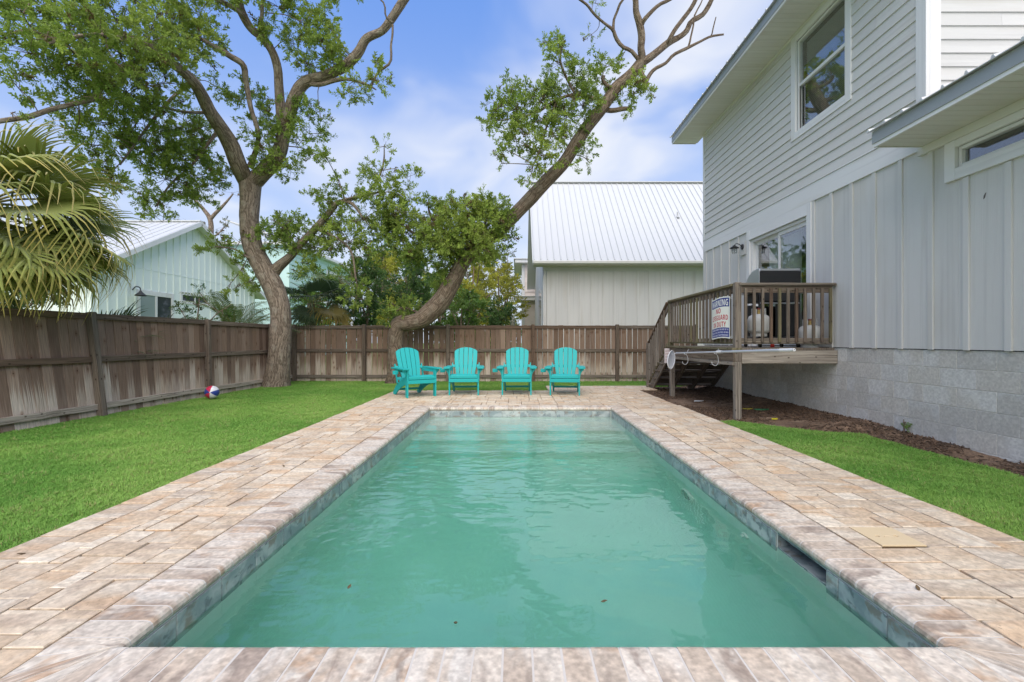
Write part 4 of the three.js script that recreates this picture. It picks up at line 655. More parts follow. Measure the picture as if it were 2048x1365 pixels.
// trees and shrubs beyond the back fence
{
  const bigSprigs = [sprigGeo(16, 0.2, 0.075, 0.45), sprigGeo(14, 0.24, 0.07, 0.4)];
  const sets = {
    yellow: (c) => { const y = rnd(), k = rr(0.75, 1.2); c.setRGB(mix(0.34, 0.54, y) * k, mix(0.36, 0.52, y) * k, mix(0.04, 0.06, y) * k); },
    green: (c) => { const y = rnd(), k = rr(0.7, 1.2); c.setRGB(mix(0.10, 0.22, y) * k, mix(0.20, 0.35, y) * k, mix(0.03, 0.06, y) * k); },
    dark: (c) => { const y = rnd(), k = rr(0.7, 1.2); c.setRGB(mix(0.06, 0.13, y) * k, mix(0.13, 0.24, y) * k, mix(0.03, 0.05, y) * k); },
    dull: (c) => { const y = rnd(), k = rr(0.7, 1.2); c.setRGB(mix(0.14, 0.25, y) * k, mix(0.16, 0.26, y) * k, mix(0.06, 0.09, y) * k); },
  };
  const list = [   // x, z, top, crown radius, crown bottom, colour, density, label
    [-5.0, -15.2, 3.8, 1.0, 1.2, 'dark', 0.03, 'dark leafy shrub behind the back fence right of the large oak'],
    [-4.3, -17.5, 4.6, 1.3, 1.0, 'dark', 0.04, 'dark green tree behind the fence between the two oaks'],
    [-7.6, -27, 7.2, 2.2, 2, 'dark', 0.11, 'distant dark green tree above the back fence left of the leaning oak'],
    [-5.4, -23, 5.6, 2.0, 1.2, 'yellow', 0.07, 'yellow green tree beyond the fence behind the crooked trunk'],
    [-3.2, -21, 4.6, 1.7, 0.8, 'green', 0.06, 'bushy green tree beyond the fence behind the second teal chair'],
    [-2.2, -25, 6.0, 2.1, 1.2, 'yellow', 0.08, 'wide yellow green tree seen through the bend of the leaning oak'],
    [-0.9, -22, 4.9, 1.5, 0.8, 'yellow', 0.06, 'yellowish tree left of the closed patio umbrella'],
    [-0.6, -31, 7.6, 1.9, 2.0, 'dull', 0.16, 'tall thin grey green tree left of the pink shingle house'],
    [-1.9, -17, 2.9, 1.2, 0.6, 'green', 0.04, 'low green bush just beyond the fence under the leaning oak'],
    [-0.4, -19, 2.7, 1.1, 0.6, 'dark', 0.05, 'low dark bush beyond the fence beside the closed umbrella'],
    [-8.0, -19, 4.2, 1.6, 1.0, 'green', 0.06, 'green tree behind the large oak trunk beyond the fence'],
    [-9.5, -33, 8.0, 2.6, 2.5, 'green', 0.14, 'distant green tree beside the aqua two storey house'],
    [-3.6, -34, 7.0, 3.0, 2.0, 'dull', 0.16, 'far dull green tree low above the middle of the fence'],
  ];
  for (const [x, z, top, r, bot, col, den, label] of list) {
    const t = thing('background_tree', label, 'tree', [0, 0, 0], 0, 'trees and shrubs beyond the back fence'), lean = rr(-0.3, 0.3), cy = (top + bot) / 2, limbs = [[[x, -0.1, z, 0.05 * r + 0.03], [x + lean * 0.4, bot * 0.7, z, 0.045 * r], [x + lean, cy, z, 0.03 * r], [x + lean * 0.5, top * 0.92, z, 0.01]]], clumps = [];
    for (let k = 0; k < 5; k++) { const a = k * 1.26 + rnd(), yy = mix(bot, top, rr(0.35, 0.9)); limbs.push([[x + lean * 0.7, mix(bot, cy, 0.3 + 0.1 * k), z, 0.022 * r], [x + Math.cos(a) * r * 0.4, mix(cy, yy, 0.5), z + Math.sin(a) * r * 0.4, 0.014 * r], [x + Math.cos(a) * r * 0.85, yy, z + Math.sin(a) * r * 0.8, 0.006]]); }
    const nC = 16; for (let k = 0; k < nC; k++) { const a = rr(0, 6.3), u = Math.sqrt(rnd()) * 0.8, v = (k + rnd()) / nC, w = Math.sqrt(Math.max(0.12, 1 - (v * 2 - 1) ** 2)); clumps.push([x + lean * v + Math.cos(a) * u * r * w, mix(bot, top, v * 0.92), z + Math.sin(a) * u * r * w, r * rr(0.28, 0.45), r * rr(0.2, 0.34)]); }
    broadTree(t, limbs, clumps, sets[col], { density: den * 0.75, sprigs: bigSprigs, scale: 0.9 + -z * 0.035, barkM: barkThin, rough: 0 });
  }
}
// ---------------------------------------------------------------- palms
function fanLeaf(R, n, spread, droop, green, tip) {      // palmate blade in its own frame: hub at the origin, middle finger along +z, upper side +y
  const pos = [], col = [], c = new THREE.Color();
  for (let i = 0; i < n; i++) {
    const a = (i / (n - 1) - 0.5) * spread, len = R * (1 - 0.18 * Math.abs(a) / spread * 2) * rr(0.88, 1.08), da = spread / n * 0.52, hang = droop * rr(0.6, 1.4), S = 7, yel = rnd(), brk = rr(0.52, 0.78), P = [];
    for (let k = 0; k <= S; k++) {
      const t = k / S, r = len * t, over = Math.max(0, t - brk), w = (t < 0.55 ? r * Math.sin(da) * 1.05 : mix(len * 0.55 * Math.sin(da) * 1.05, 0.002, ((t - 0.55) / 0.45) ** 0.8)), fall = hang * over * over * len * 2.6 + 0.05 * len * t * t, back = hang * over * over * len * 0.9, rr2 = r - back * 1.1;
      const ca = Math.cos(a), sa = Math.sin(a), cup = 0.10 * R * Math.abs(Math.sin(a)) * t, x = sa * rr2, z = ca * rr2, y = cup - fall, fold = w * 0.55;
      P.push([[x - ca * w, y, z + sa * w], [x, y + fold, z], [x + ca * w, y, z - sa * w], t]);
    }
    for (let k = 0; k < S; k++) {
      const [a0, b0, c0, t0] = P[k], [a1, b1, c1, t1] = P[k + 1], tri = [[a0, t0], [b0, t0], [b1, t1], [a0, t0], [b1, t1], [a1, t1], [b0, t0], [c0, t0], [c1, t1], [b0, t0], [c1, t1], [b1, t1]];
      for (const [p, t] of tri) { pos.push(...p); const d = sst(brk - 0.05 + 0.28 * (1 - yel), 1.0, t); c.setRGB(mix(green[0], tip[0], d), mix(green[1], tip[1], d), mix(green[2], tip[2], d)); col.push(c.r, c.g, c.b); }
    }
  }
  const g = new THREE.BufferGeometry(); g.setAttribute('position', new THREE.Float32BufferAttribute(pos, 3)); g.setAttribute('color', new THREE.Float32BufferAttribute(col, 3)); g.computeVertexNormals(); return g;
}
const palmMat = phy({ color: 0xffffff, vertexColors: true, roughness: 0.9, transmission: 0.3, thickness: 0, side: THREE.DoubleSide });
const petioleMat = std({ color: C(0.22, 0.20, 0.06), roughness: 0.6 });
function fanPalm(t, c, fronds, trunkR, trunkY0 = -0.1) {        // fronds [azimuth, elevation, petiole, R, droop, roll, green, tip]
  part(t, 'trunk', tube([[c.x, trunkY0, c.z, trunkR], [c.x + 0.03, c.y * 0.5, c.z, trunkR * 0.9], [c.x, c.y, c.z, trunkR * 0.8]], { seg: 12, rough: 0.15 }), bark);
  for (const [az, el, pl, R, droop, roll, gr, tip, spread = 4.3] of fronds) {
    const d = V(Math.sin(az) * Math.cos(el), Math.sin(el), Math.cos(az) * Math.cos(el)), hub = V(c.x + d.x * pl, c.y + d.y * pl - 0.12 * pl * pl, c.z + d.z * pl), d2 = d.clone().add(V(0, -0.25 * droop, 0)).normalize();
    const side = V(0, 1, 0).cross(d2).normalize(), up = V(0, 0, 0).crossVectors(d2, side); side.applyAxisAngle(d2, roll); up.applyAxisAngle(d2, roll);
    const f = part(t, 'frond', fanLeaf(R * 0.95, Math.round(46 * spread / 4.3), spread, droop, gr, tip).applyMatrix4(new THREE.Matrix4().makeBasis(side, up, d2).setPosition(hub)), palmMat);
    part(f, 'petiole', tube([[c.x, c.y, c.z, 0.02], [(c.x + hub.x) / 2, (c.y + hub.y) / 2 + 0.05 * pl, (c.z + hub.z) / 2, 0.014], [hub.x, hub.y, hub.z, 0.011]], { seg: 6 }), petioleMat);
  }
}
{
  const G = [0.27, 0.31, 0.06], G2 = [0.12, 0.165, 0.035], Y = [0.66, 0.52, 0.15], Y2 = [0.62, 0.48, 0.19], D = [0.30, 0.23, 0.12];
  const t = thing('fan_palm', 'big fan palm with yellowed drooping tips hanging over the left fence', 'palm tree');
  fanPalm(t, V(-7.1, 2.84, -6.05), [
    [1.35, -0.35, 1.2, 1.0, 1.3, 0.1, G, Y], [1.0, -0.4, 1.15, 1.0, 1.3, 0.3, G, Y], [1.7, -0.15, 1.2, 1.0, 1.2, -0.2, G, Y], [1.35, 0.85, 0.70, 1.10, 0.35, 0.5, G, Y], [1.95, 0.62, 0.8, 1.05, 0.8, -0.5, G, Y], [1.1, 0.45, 0.85, 1.1, 0.85, 0.5, G, Y], [1.6, 0.25, 0.95, 1.1, 0.85, -0.25, G, Y2], [1.3, 0.05, 1.0, 1.1, 0.9, 0.4, G, Y],
    [2.1, 0.1, 0.95, 1.05, 0.9, 0.6, G2, Y2], [0.8, 0.12, 0.9, 1.05, 0.95, 0.3, G, Y], [1.5, -0.22, 0.95, 1.05, 0.95, 0.25, G, Y2], [1.95, -0.28, 1.0, 1.05, 0.9, -0.4, G, Y], [1.15, -0.30, 1.0, 1.05, 0.95, -0.3, G, Y],
    [0.75, -0.42, 0.95, 1.0, 0.95, -0.2, G, Y2], [1.4, -0.62, 1.0, 0.95, 0.85, 0.2, G, Y], [1.75, -0.52, 0.95, 1.0, 0.9, 0.3, G, Y], [1.05, -0.62, 0.95, 0.95, 0.9, 0.2, G, Y], [2.3, 0.6, 0.7, 1.0, 0.5, 0.2, G2, Y2], [0.3, 0.5, 0.75, 1.0, 1.0, 0.2, G, Y2], [2.6, -0.2, 0.8, 1.0, 0.9, 0.2, G2, Y2],
    [3.6, 0.4, 0.8, 1.0, 0.9, 0.1, G2, Y2], [4.6, 0.2, 0.8, 1.0, 0.9, 0.1, G2, Y2], [-0.5, 0.1, 0.8, 1.0, 1.0, 0.1, G, Y2], [2.0, -0.8, 0.8, 0.95, 1.0, 0.4, D, D], [0.9, -0.9, 0.7, 0.9, 0.85, 0.1, G2, D]], 0.17);
  const s1 = thing('fan_palm', 'small dark fan palm in front of the mint house slider', 'palm tree', [0, 0, 0], 0, 'low fan palms behind the left fence');
  const low = (a, e, R) => [a, e, 0.45, R, 0.35, rr(-0.3, 0.3), [0.045, 0.09, 0.02], [0.10, 0.12, 0.03]];
  fanPalm(s1, V(-7.2, 0.80, -8.1), [low(0.6, 0.9, 0.8), low(1.4, 0.5, 0.8), low(2.1, 0.8, 0.75), low(1.0, 0.2, 0.8), low(2.7, 0.4, 0.8), low(1.7, 1.2, 0.8)], 0.09);
  const s2 = thing('fan_palm', 'low fan palm whose leaf tips show above the left fence middle', 'palm tree', [0, 0, 0], 0, 'low fan palms behind the left fence');
  fanPalm(s2, V(-7.4, 0.75, -9.3), [low(0.8, 0.7, 0.8), low(1.5, 1.0, 0.85), low(2.2, 0.6, 0.8), low(2.8, 0.9, 0.75)], 0.09);
  // dead-fringed dark fan palm in the corner behind the oak
  const s3 = thing('fan_palm', 'dark fan palm with yellow old leaves in the fence corner behind the oak', 'palm tree'), dk = [0.06, 0.10, 0.035], ye = [0.42, 0.27, 0.03];
  fanPalm(s3, V(-6.0, 2.2, -13.5), [[0.9, 0.7, 0.6, 0.9, 0.8, 0, dk, dk], [1.6, 0.6, 0.6, 0.9, 0.9, 0.2, dk, [0.1, 0.1, 0.02]], [1.9, 0.2, 0.7, 0.85, 1.1, -0.2, dk, dk], [1.5, -0.35, 0.75, 0.85, 1.2, 0.2, [0.28, 0.20, 0.03], ye], [1.1, -0.2, 0.7, 0.8, 1.0, 0.2, [0.2, 0.16, 0.03], ye], [0.4, 0.3, 0.6, 0.9, 1.2, 0.1, dk, dk], [0.5, -0.35, 0.55, 0.75, 1.4, 0, dk, [0.06, 0.07, 0.02]], [0.1, -0.6, 0.5, 0.7, 1.4, 0, dk, [0.06, 0.07, 0.02]], [2.6, 0.5, 0.6, 0.9, 0.9, 0, dk, dk], [-0.6, 0.5, 0.6, 0.9, 0.9, 0, dk, dk]], 0.13);
}
function feather(L, n, arch, leaf, c0, c1) {           // pinnate frond: rachis from the origin up along +y bending to +z
  const pos = [], col = [], pts = [];
  for (let k = 0; k <= 12; k++) { const t = k / 12, a = arch * t * t; pts.push([0, L * (t - 0.28 * arch * t * t * t), L * 0.55 * arch * t * t, mix(0.011, 0.003, t)]); }
  const rach = tube(pts, { seg: 5, step: 0.1 }), curve = new THREE.CatmullRomCurve3(pts.map((p) => V(p[0], p[1], p[2])));
  for (let i = 0; i < n; i++) for (const s of [-1, 1]) {
    const t = 0.15 + 0.85 * i / n, p = curve.getPoint(t), tn2 = curve.getTangent(t), l = leaf * Math.sin(Math.PI * (0.12 + 0.8 * t)) * rr(0.85, 1.1), out = V(s, 0, 0).addScaledVector(tn2, 0.75).add(V(0, 0.15, 0)).normalize(), w = 0.012, nrm = V(0, 0, 0).crossVectors(tn2, out).normalize(), wv = V(0, 0, 0).crossVectors(out, nrm).normalize();
    const m = p.clone().addScaledVector(out, l * 0.55), e = p.clone().addScaledVector(out, l * 0.92).add(V(0, -l * 0.30, 0)), k = rnd();
    const q = [p.clone().addScaledVector(wv, -w * 0.4), p.clone().addScaledVector(wv, w * 0.4), m.clone().addScaledVector(wv, w), m.clone().addScaledVector(wv, -w), e];
    for (const j of [0, 1, 2, 0, 2, 3, 3, 2, 4]) { pos.push(q[j].x, q[j].y, q[j].z); for (let c = 0; c < 3; c++) col.push(mix(c0[c], c1[c], k)); }
  }
  const g = new THREE.BufferGeometry(); g.setAttribute('position', new THREE.Float32BufferAttribute(pos, 3)); g.setAttribute('color', new THREE.Float32BufferAttribute(col, 3)); g.computeVertexNormals();
  return [g, rach];
}
function featherPalm(t, x, z, y0, fronds, c0, c1) {
  part(t, 'stem', tube([[x, -0.1, z, 0.07], [x, y0 + 0.05, z, 0.05]], { seg: 8 }), barkThin);
  for (const [az, lean, L, arch, leaf] of fronds) { const [g, r] = feather(L, 26, arch, leaf, c0, c1), m = new THREE.Matrix4().makeRotationY(az).multiply(new THREE.Matrix4().makeRotationX(lean)).setPosition(x, y0, z); const f = part(t, 'frond', g.applyMatrix4(m), palmMat); part(f, 'rachis', r.applyMatrix4(m), petioleMat); }
}
{
  const ring = (n, l0, l1, L, arch, leaf) => [...Array(n)].map((_, i) => [i * 6.283 / n + rr(-0.3, 0.3), rr(l0, l1), L * rr(0.85, 1.12), arch * rr(0.8, 1.2), leaf]);
  featherPalm(thing('feather_palm', 'light green feathery palm in front of the mint house right half', 'palm tree'), -7.3, -11.9, 1.0, ring(16, 0.05, 0.6, 1.8, 0.9, 0.45), [0.10, 0.17, 0.03], [0.2, 0.27, 0.06]);
  featherPalm(thing('feather_palm', 'feathery palm with thin arching fronds beside the oak trunk', 'palm tree'), -7.3, -12.9, 0.75, ring(9, 0.2, 0.6, 1.7, 1.0, 0.42), [0.05, 0.11, 0.03], [0.11, 0.18, 0.05]);
  featherPalm(thing('feather_palm', 'taller feathery palm hiding the aqua house window', 'palm tree'), -7.2, -18.5, 2.9, ring(15, 0.3, 1.0, 2.2, 1.1, 0.55), [0.08, 0.14, 0.05], [0.18, 0.24, 0.08]);
  const hedge = (x, z, top, r, label) => {
    const t = thing('shrub', label, 'shrub', [0, 0, 0], 0, 'shrubs behind the left fence'), lim = [[[x, -0.1, z, 0.04], [x + 0.05, top * 0.5, z, 0.03], [x, top * 0.9, z, 0.01]]], cl = [];
    for (let k = 0; k < 4; k++) { const a = k * 1.6 + rnd(); lim.push([[x + 0.02, top * 0.35, z, 0.02], [x + Math.cos(a) * r * 0.5, top * 0.6, z + Math.sin(a) * r * 0.5, 0.012], [x + Math.cos(a) * r * 0.9, top * 0.8, z + Math.sin(a) * r * 0.9, 0.006]]); }
    for (let k = 0; k < 14; k++) { const a = rr(0, 6.3), u = Math.sqrt(rnd()) * r * 0.8; cl.push([x + Math.cos(a) * u, mix(0.9, top * 0.95, (k + rnd()) / 14), z + Math.sin(a) * u, 0.32, 0.26]); }
    broadTree(t, lim, cl, (c) => c.setRGB(rr(0.08, 0.15), rr(0.14, 0.24), rr(0.03, 0.05)), { density: 0.013, barkM: barkThin, rough: 0 });
  };
  hedge(-8.3, -6.9, 2.7, 0.9, 'dark leafy shrub behind the drooping fan palm fronds'); hedge(-9.4, -8.2, 2.8, 1.0, 'dark leafy shrub between the big palm and the mint house'); hedge(-8.6, -5.6, 2.6, 0.9, 'dark leafy shrub at the left edge behind the fan palm trunk');
  // loose shrub among the palms, above the left fence
  const t = thing('shrub', 'thin leafed shrub with small glossy leaves above the left fence post', 'shrub'), lim = [[[-7.4, -0.1, -10.6, 0.03], [-7.35, 1.2, -10.6, 0.02], [-7.2, 2.1, -10.5, 0.01]], [[-7.35, 1.1, -10.6, 0.015], [-7.7, 1.7, -10.7, 0.01], [-7.9, 2.0, -10.7, 0.005]], [[-7.35, 1.1, -10.6, 0.015], [-6.9, 1.7, -10.6, 0.01], [-6.6, 1.95, -10.7, 0.005]]];
  broadTree(t, lim, [[-7.2, 1.9, -10.5, 0.3, 0.2], [-7.7, 1.75, -10.7, 0.3, 0.22], [-6.8, 1.75, -10.6, 0.3, 0.2], [-7.3, 1.5, -10.6, 0.35, 0.2], [-7.2, 2.2, -10.5, 0.25, 0.14]], (c) => c.setRGB(rr(0.05, 0.1), rr(0.11, 0.19), rr(0.02, 0.035)), { density: 0.03, barkM: barkThin, rough: 0, scale: 0.9 });
}

// ---------------------------------------------------------------- grey house on the right
function cells(z0, z1, y0, y1, holes) {                  // rectangle minus rectangles [z0, z1, y0, y1]
  let out = [[z0, z1, y0, y1]];
  for (const [a, b, c, d] of holes) { const nx = []; for (const [p, q, r, s] of out) { if (b <= p || a >= q || d <= r || c >= s) { nx.push([p, q, r, s]); continue; } const m0 = Math.max(p, a), m1 = Math.min(q, b); if (p < a) nx.push([p, a, r, s]); if (q > b) nx.push([b, q, r, s]); if (r < c) nx.push([m0, m1, r, c]); if (s > d) nx.push([m0, m1, d, s]); } out = nx; }
  return out.filter(([p, q, r, s]) => q - p > 0.004 && s - r > 0.004);
}
const W = 4.63, FAR = -11.36, MID = -5.22, NEAR = 1.5;
const holesLow = [[-9.10, -7.31, 0.9, 3.09], [-4.83, -3.42, 2.90, 3.13]], holesUp = [[-7.60, -6.45, 4.53, 6.02]];
const house = thing('grey_house', 'pale grey two storey house with lap siding above board and batten on the right', 'house');
{
  // painted block foundation
  part(house, 'mortar', merge([box(W + 0.004, W + 0.2, -0.25, 1.008, FAR + 0.004, NEAR)]), mortar);
  for (let k = 0; k < 6; k++) {
    const y1 = 1.01 - 0.2032 * k, y0 = y1 - 0.198; let z = FAR + (k % 2 ? -0.2 : 0);
    for (; z < -2.9; z += 0.4064) { const a = Math.max(z, FAR), b = z + 0.4015; if (b - a > 0.03) part(house, 'block', cbox(W, W + 0.1, y0, y1, a, b, 0.0025, 2), pick(blockMats)); }
  }
  // lower wall: sheets with battens over the joints
  const edges = [FAR]; for (let d = 11.235; d > 2.4; d -= 0.4064) edges.push(-d); edges.push(NEAR);
  const trimLow = [[-9.22, -7.2, 0.9, 3.27], [-4.95, -3.28, 2.78, 3.3]];
  for (let i = 1; i < edges.length; i++) for (const [a, b, c, d] of cells(edges[i - 1], edges[i], 1.01, 3.28, holesLow)) part(house, 'panel', box(W - 0.014, W - 0.002, c, d, a + 0.001, b - 0.001, 1), pick([wallGrey, wallGrey2]));
  for (let i = 1; i + 1 < edges.length; i++) for (const [a, b, c, d] of cells(edges[i] - 0.031, edges[i] + 0.031, 1.004, edges[i] < MID - 0.1 ? 3.27 : 3.205, trimLow)) if (b - a > 0.05) part(house, 'batten', cbox(W - 0.034, W - 0.0145, c, d, a, b, 0.002), wallGrey2);
  part(house, 'corner_board', cbox(W - 0.036, W + 0.03, 1.0, 3.27, FAR - 0.012, FAR + 0.08, 0.003), wallGrey2);
  part(house, 'band_board', cbox(W - 0.040, W - 0.0142, 3.27, 3.55, FAR - 0.012, MID + 0.02, 0.003, 2), white);
  part(house, 'drip_cap', cbox(W - 0.052, W - 0.0142, 3.551, 3.568, FAR - 0.012, MID, 0.002, 2), white);
  // dark rooms behind the glass, closed by an inner wall
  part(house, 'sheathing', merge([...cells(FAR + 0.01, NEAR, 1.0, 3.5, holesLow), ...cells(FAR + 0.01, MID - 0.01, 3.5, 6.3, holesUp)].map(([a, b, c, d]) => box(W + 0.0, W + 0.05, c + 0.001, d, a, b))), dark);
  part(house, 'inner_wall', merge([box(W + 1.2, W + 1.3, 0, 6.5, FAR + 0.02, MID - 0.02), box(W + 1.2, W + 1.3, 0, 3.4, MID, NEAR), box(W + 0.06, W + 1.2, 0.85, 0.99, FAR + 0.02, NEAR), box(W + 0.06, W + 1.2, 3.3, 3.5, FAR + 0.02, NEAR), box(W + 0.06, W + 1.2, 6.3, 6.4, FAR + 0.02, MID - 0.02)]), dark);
  part(house, 'end_wall', merge([box(W + 0.02, 9, -0.2, 6.4, FAR, FAR + 0.05), box(W + 0.02, 9, -0.2, 3.3, NEAR - 0.05, NEAR)]), wallGrey);
  // lap siding: each board overlaps the one below
  const lap = (z0, z1, y, face) => {           // face -x
    const h = 0.172, f = 0.017, P = (x, yy, z) => V(x, yy, z), A = [P(W - 0.026 - f, y, z0), P(W - 0.014, y, z0), P(W - 0.014, y + h, z0), P(W - 0.025, y + h, z0)], B = A.map((p) => P(p.x, p.y, z1));
    return polyGeo([A, B, ...[0, 1, 2, 3].map((i) => [A[i], A[(i + 1) % 4], B[(i + 1) % 4], B[i]])], V(W - 0.025, y + h / 2, (z0 + z1) / 2), 2, [rnd() * 7, rnd() * 7]);
  };
  const trimUp = [[-7.73, -6.34, 4.42, 6.12]];
  for (let k = 0; k < 18; k++) {
    const y = 3.568 + 0.153 * k; if (y > 6.10) break;
    const cuts = [FAR + 0.07]; let z = FAR + rr(0.6, 3.2); while (z < MID - 0.6) { cuts.push(z); z += rr(2.2, 3.66); } cuts.push(MID - 0.085);
    for (let i = 1; i < cuts.length; i++) for (const [a, b] of (y + 0.172 > 4.53 ? cells(cuts[i - 1], cuts[i], 0, 1, [[-7.72, -6.35, -1, 2]]) : [[cuts[i - 1], cuts[i]]])) if (b - a > 0.02) part(house, 'siding_board', lap(a + 0.001, b - 0.0015, y), pick([wallGrey, wallGrey2]));
    // gable end of the upper storey, facing the camera
    const xs = [W + 0.09, W + rr(0.4, 1.5), W + rr(1.7, 3.5), 9.2];
    for (let i = 1; i < 4; i++) { const g = lap(0, xs[i] - xs[i - 1] - 0.002, y); g.translate(-W, 0, 0).rotateY(Math.PI / 2).translate(xs[i - 1], 0, MID); part(house, 'siding_board', g, pick([wallGrey, wallGrey2])); }
  }
  for (let k = 17; k < 26; k++) { const y = 3.568 + 0.153 * k, g = lap(0, 9.2 - W - 0.09, y); g.translate(-W, 0, 0).rotateY(Math.PI / 2).translate(W + 0.09, 0, MID); part(house, 'siding_board', g, wallGrey); }
  part(house, 'sheathing', box(W + 0.03, 9.2, 3.3, 7.8, MID - 0.03, MID + 0.012), dark);
  part(house, 'corner_board', cbox(W - 0.046, W + 0.0, 3.569, 6.3, MID - 0.09, MID + 0.046, 0.003), white);
  part(house, 'corner_board', cbox(W + 0.001, W + 0.125, 3.4, 7.2, MID + 0.013, MID + 0.046, 0.003), white);
  part(house, 'corner_board', cbox(W - 0.046, W + 0.02, 3.569, 6.17, FAR - 0.012, FAR + 0.075, 0.003), white);
  part(house, 'frieze_board', cbox(W - 0.05, W - 0.0142, 6.115, 6.172, FAR - 0.012, MID - 0.091, 0.003, 2), soffitWhite);

  // upper double-hung window with blind
  const win = (name, z0, z1, y0, y1, tr, top) => {
    const g = part(house, name, merge([cbox(W - 0.052, W - 0.0143, y0 - tr, top ?? y1 + tr, z0 - tr, z0, 0.003), cbox(W - 0.052, W - 0.0143, y0 - tr, top ?? y1 + tr, z1, z1 + tr, 0.003), cbox(W - 0.050, W - 0.0143, y1, top ?? y1 + tr, z0, z1, 0.003, 2), cbox(W - 0.050, W - 0.0143, y0 - tr, y0, z0, z1, 0.003, 2)]), white);
    const f = 0.035; part(g, 'frame', merge([cbox(W - 0.012, W + 0.055, y0, y1, z0, z0 + f, 0.003), cbox(W - 0.012, W + 0.055, y0, y1, z1 - f, z1, 0.003), cbox(W - 0.012, W + 0.055, y1 - f, y1, z0 + f, z1 - f, 0.003, 2), cbox(W - 0.012, W + 0.055, y0, y0 + f, z0 + f, z1 - f, 0.003, 2)]), white);
    return g;
  };
  const wu = win('window', -7.60, -6.45, 4.53, 6.02, 0.115, 6.114);
  part(wu, 'sash_rail', cbox(W + 0.0, W + 0.045, 5.265, 5.315, -7.565, -6.485, 0.003, 2), white);
  part(wu, 'pane', box(W + 0.020, W + 0.024, 5.315, 5.985, -7.565, -6.485), glass); part(wu, 'pane', box(W + 0.034, W + 0.038, 4.565, 5.265, -7.565, -6.485), glass);
  part(wu, 'screen_bar', merge([box(W + 0.008, W + 0.012, 4.565, 5.265, -7.565, -7.545), box(W + 0.008, W + 0.012, 4.565, 5.265, -6.505, -6.485)]), dark);
  const slatM = std({ color: C(0.34, 0.34, 0.33), roughness: 0.7 });
  for (let y = 4.6; y < 5.97; y += 0.03) { const s = part(wu, 'blind_slat', box(-0.011, 0.011, -0.0008, 0.0008, -7.54, -6.51, 2), slatM); s.position.set(W + 0.11, y, 0); s.rotation.z = -0.5; }
  // transom window of the low wing
  const wt = win('window', -4.83, -3.42, 2.905, 3.125, 0.12, 3.2);
  part(wt, 'pane', box(W + 0.028, W + 0.032, 2.94, 3.09, -4.795, -3.455), glass);
  // sliding door
  const sd = part(house, 'sliding_door', merge([cbox(W - 0.05, W - 0.0143, 1.0, 3.269, -9.215, -9.10, 0.003), cbox(W - 0.05, W - 0.0143, 1.0, 3.269, -7.31, -7.20, 0.003), cbox(W - 0.046, W - 0.0143, 3.09, 3.269, -9.10, -7.31, 0.003, 2), cbox(W - 0.056, W - 0.0143, 3.085, 3.105, -9.12, -7.29, 0.002, 2)]), white);
  part(sd, 'frame', merge([cbox(W - 0.012, W + 0.09, 1.0, 3.084, -9.10, -9.05, 0.003), cbox(W - 0.012, W + 0.09, 1.0, 3.084, -7.36, -7.31, 0.003), cbox(W - 0.012, W + 0.09, 3.03, 3.084, -9.05, -7.36, 0.003, 2)]), white);
  for (const [a, b, x] of [[-9.05, -8.18, 0.06], [-8.22, -7.36, 0.02]]) { const l = part(sd, 'leaf', merge([cbox(W + x, W + x + 0.03, 1.03, 3.03, a, a + 0.055, 0.003), cbox(W + x, W + x + 0.03, 1.03, 3.03, b - 0.055, b, 0.003), cbox(W + x, W + x + 0.03, 2.96, 3.03, a + 0.055, b - 0.055, 0.003), cbox(W + x, W + x + 0.03, 1.03, 1.12, a + 0.055, b - 0.055, 0.003)]), white); part(l, 'pane', box(W + x + 0.012, W + x + 0.016, 1.12, 2.96, a + 0.055, b - 0.055), glass); }
  const cp = []; for (let i = 0; i <= 60; i++) cp.push(V(W + 0.30 + 0.035 * Math.sin(i * 1.1), 0, mix(-9.0, -8.2, i / 60)));
  const curt = new THREE.BufferGeometry(), cv = []; for (let i = 0; i < 60; i++) { const a = cp[i], b = cp[i + 1]; cv.push(a.x, 1.02, a.z, b.x, 1.02, b.z, b.x, 3.0, b.z, a.x, 1.02, a.z, b.x, 3.0, b.z, a.x, 3.0, a.z); } curt.setAttribute('position', new THREE.Float32BufferAttribute(cv, 3)); curt.computeVertexNormals();
  part(house, 'curtain', curt, std({ color: C(0.6, 0.62, 0.6), roughness: 0.95, side: THREE.DoubleSide }));
  const c2 = curt.clone().scale(1, 1, 0.16).translate(0, 0, -6.72); part(house, 'curtain', c2, curtain);

  // roofs: soffit boards, fascia, metal drip edge, ribbed sheet
  const eave = (X, Y, z0, z1, pitch, Xtop, drip) => {
    const n = Math.round((z1 - z0) / 0.1), s = (z1 - z0) / n;
    for (let i = 0; i < n; i++) part(house, 'soffit_board', cbox(X + 0.03, W - 0.0145, Y, Y + 0.012, z0 + i * s + 0.001, z0 + (i + 1) * s - 0.0025, 0.002, 0), soffitWhite);
    part(house, 'soffit_edge', merge([box(X + 0.03, W - 0.02, Y - 0.008, Y + 0.02, z0 - 0.02, z0), box(X + 0.02, W + 0.02, Y + 0.013, Y + 0.05, z0, z1)]), soffitWhite);
    part(house, 'fascia', cbox(X + 0.006, X + 0.03, Y - 0.012, Y + 0.17, z0 - 0.02, z1, 0.002, 2), white);
    part(house, 'drip_edge', cbox(X - 0.004, X + 0.006, Y + 0.028, Y + 0.162, z0 - 0.024, z1, 0.001, 2), drip);
    const dx = Xtop - (X - 0.045), yT = Y + 0.185 + dx * pitch, a = V(X - 0.045, Y + 0.172, 0), L = Math.hypot(dx, dx * pitch);
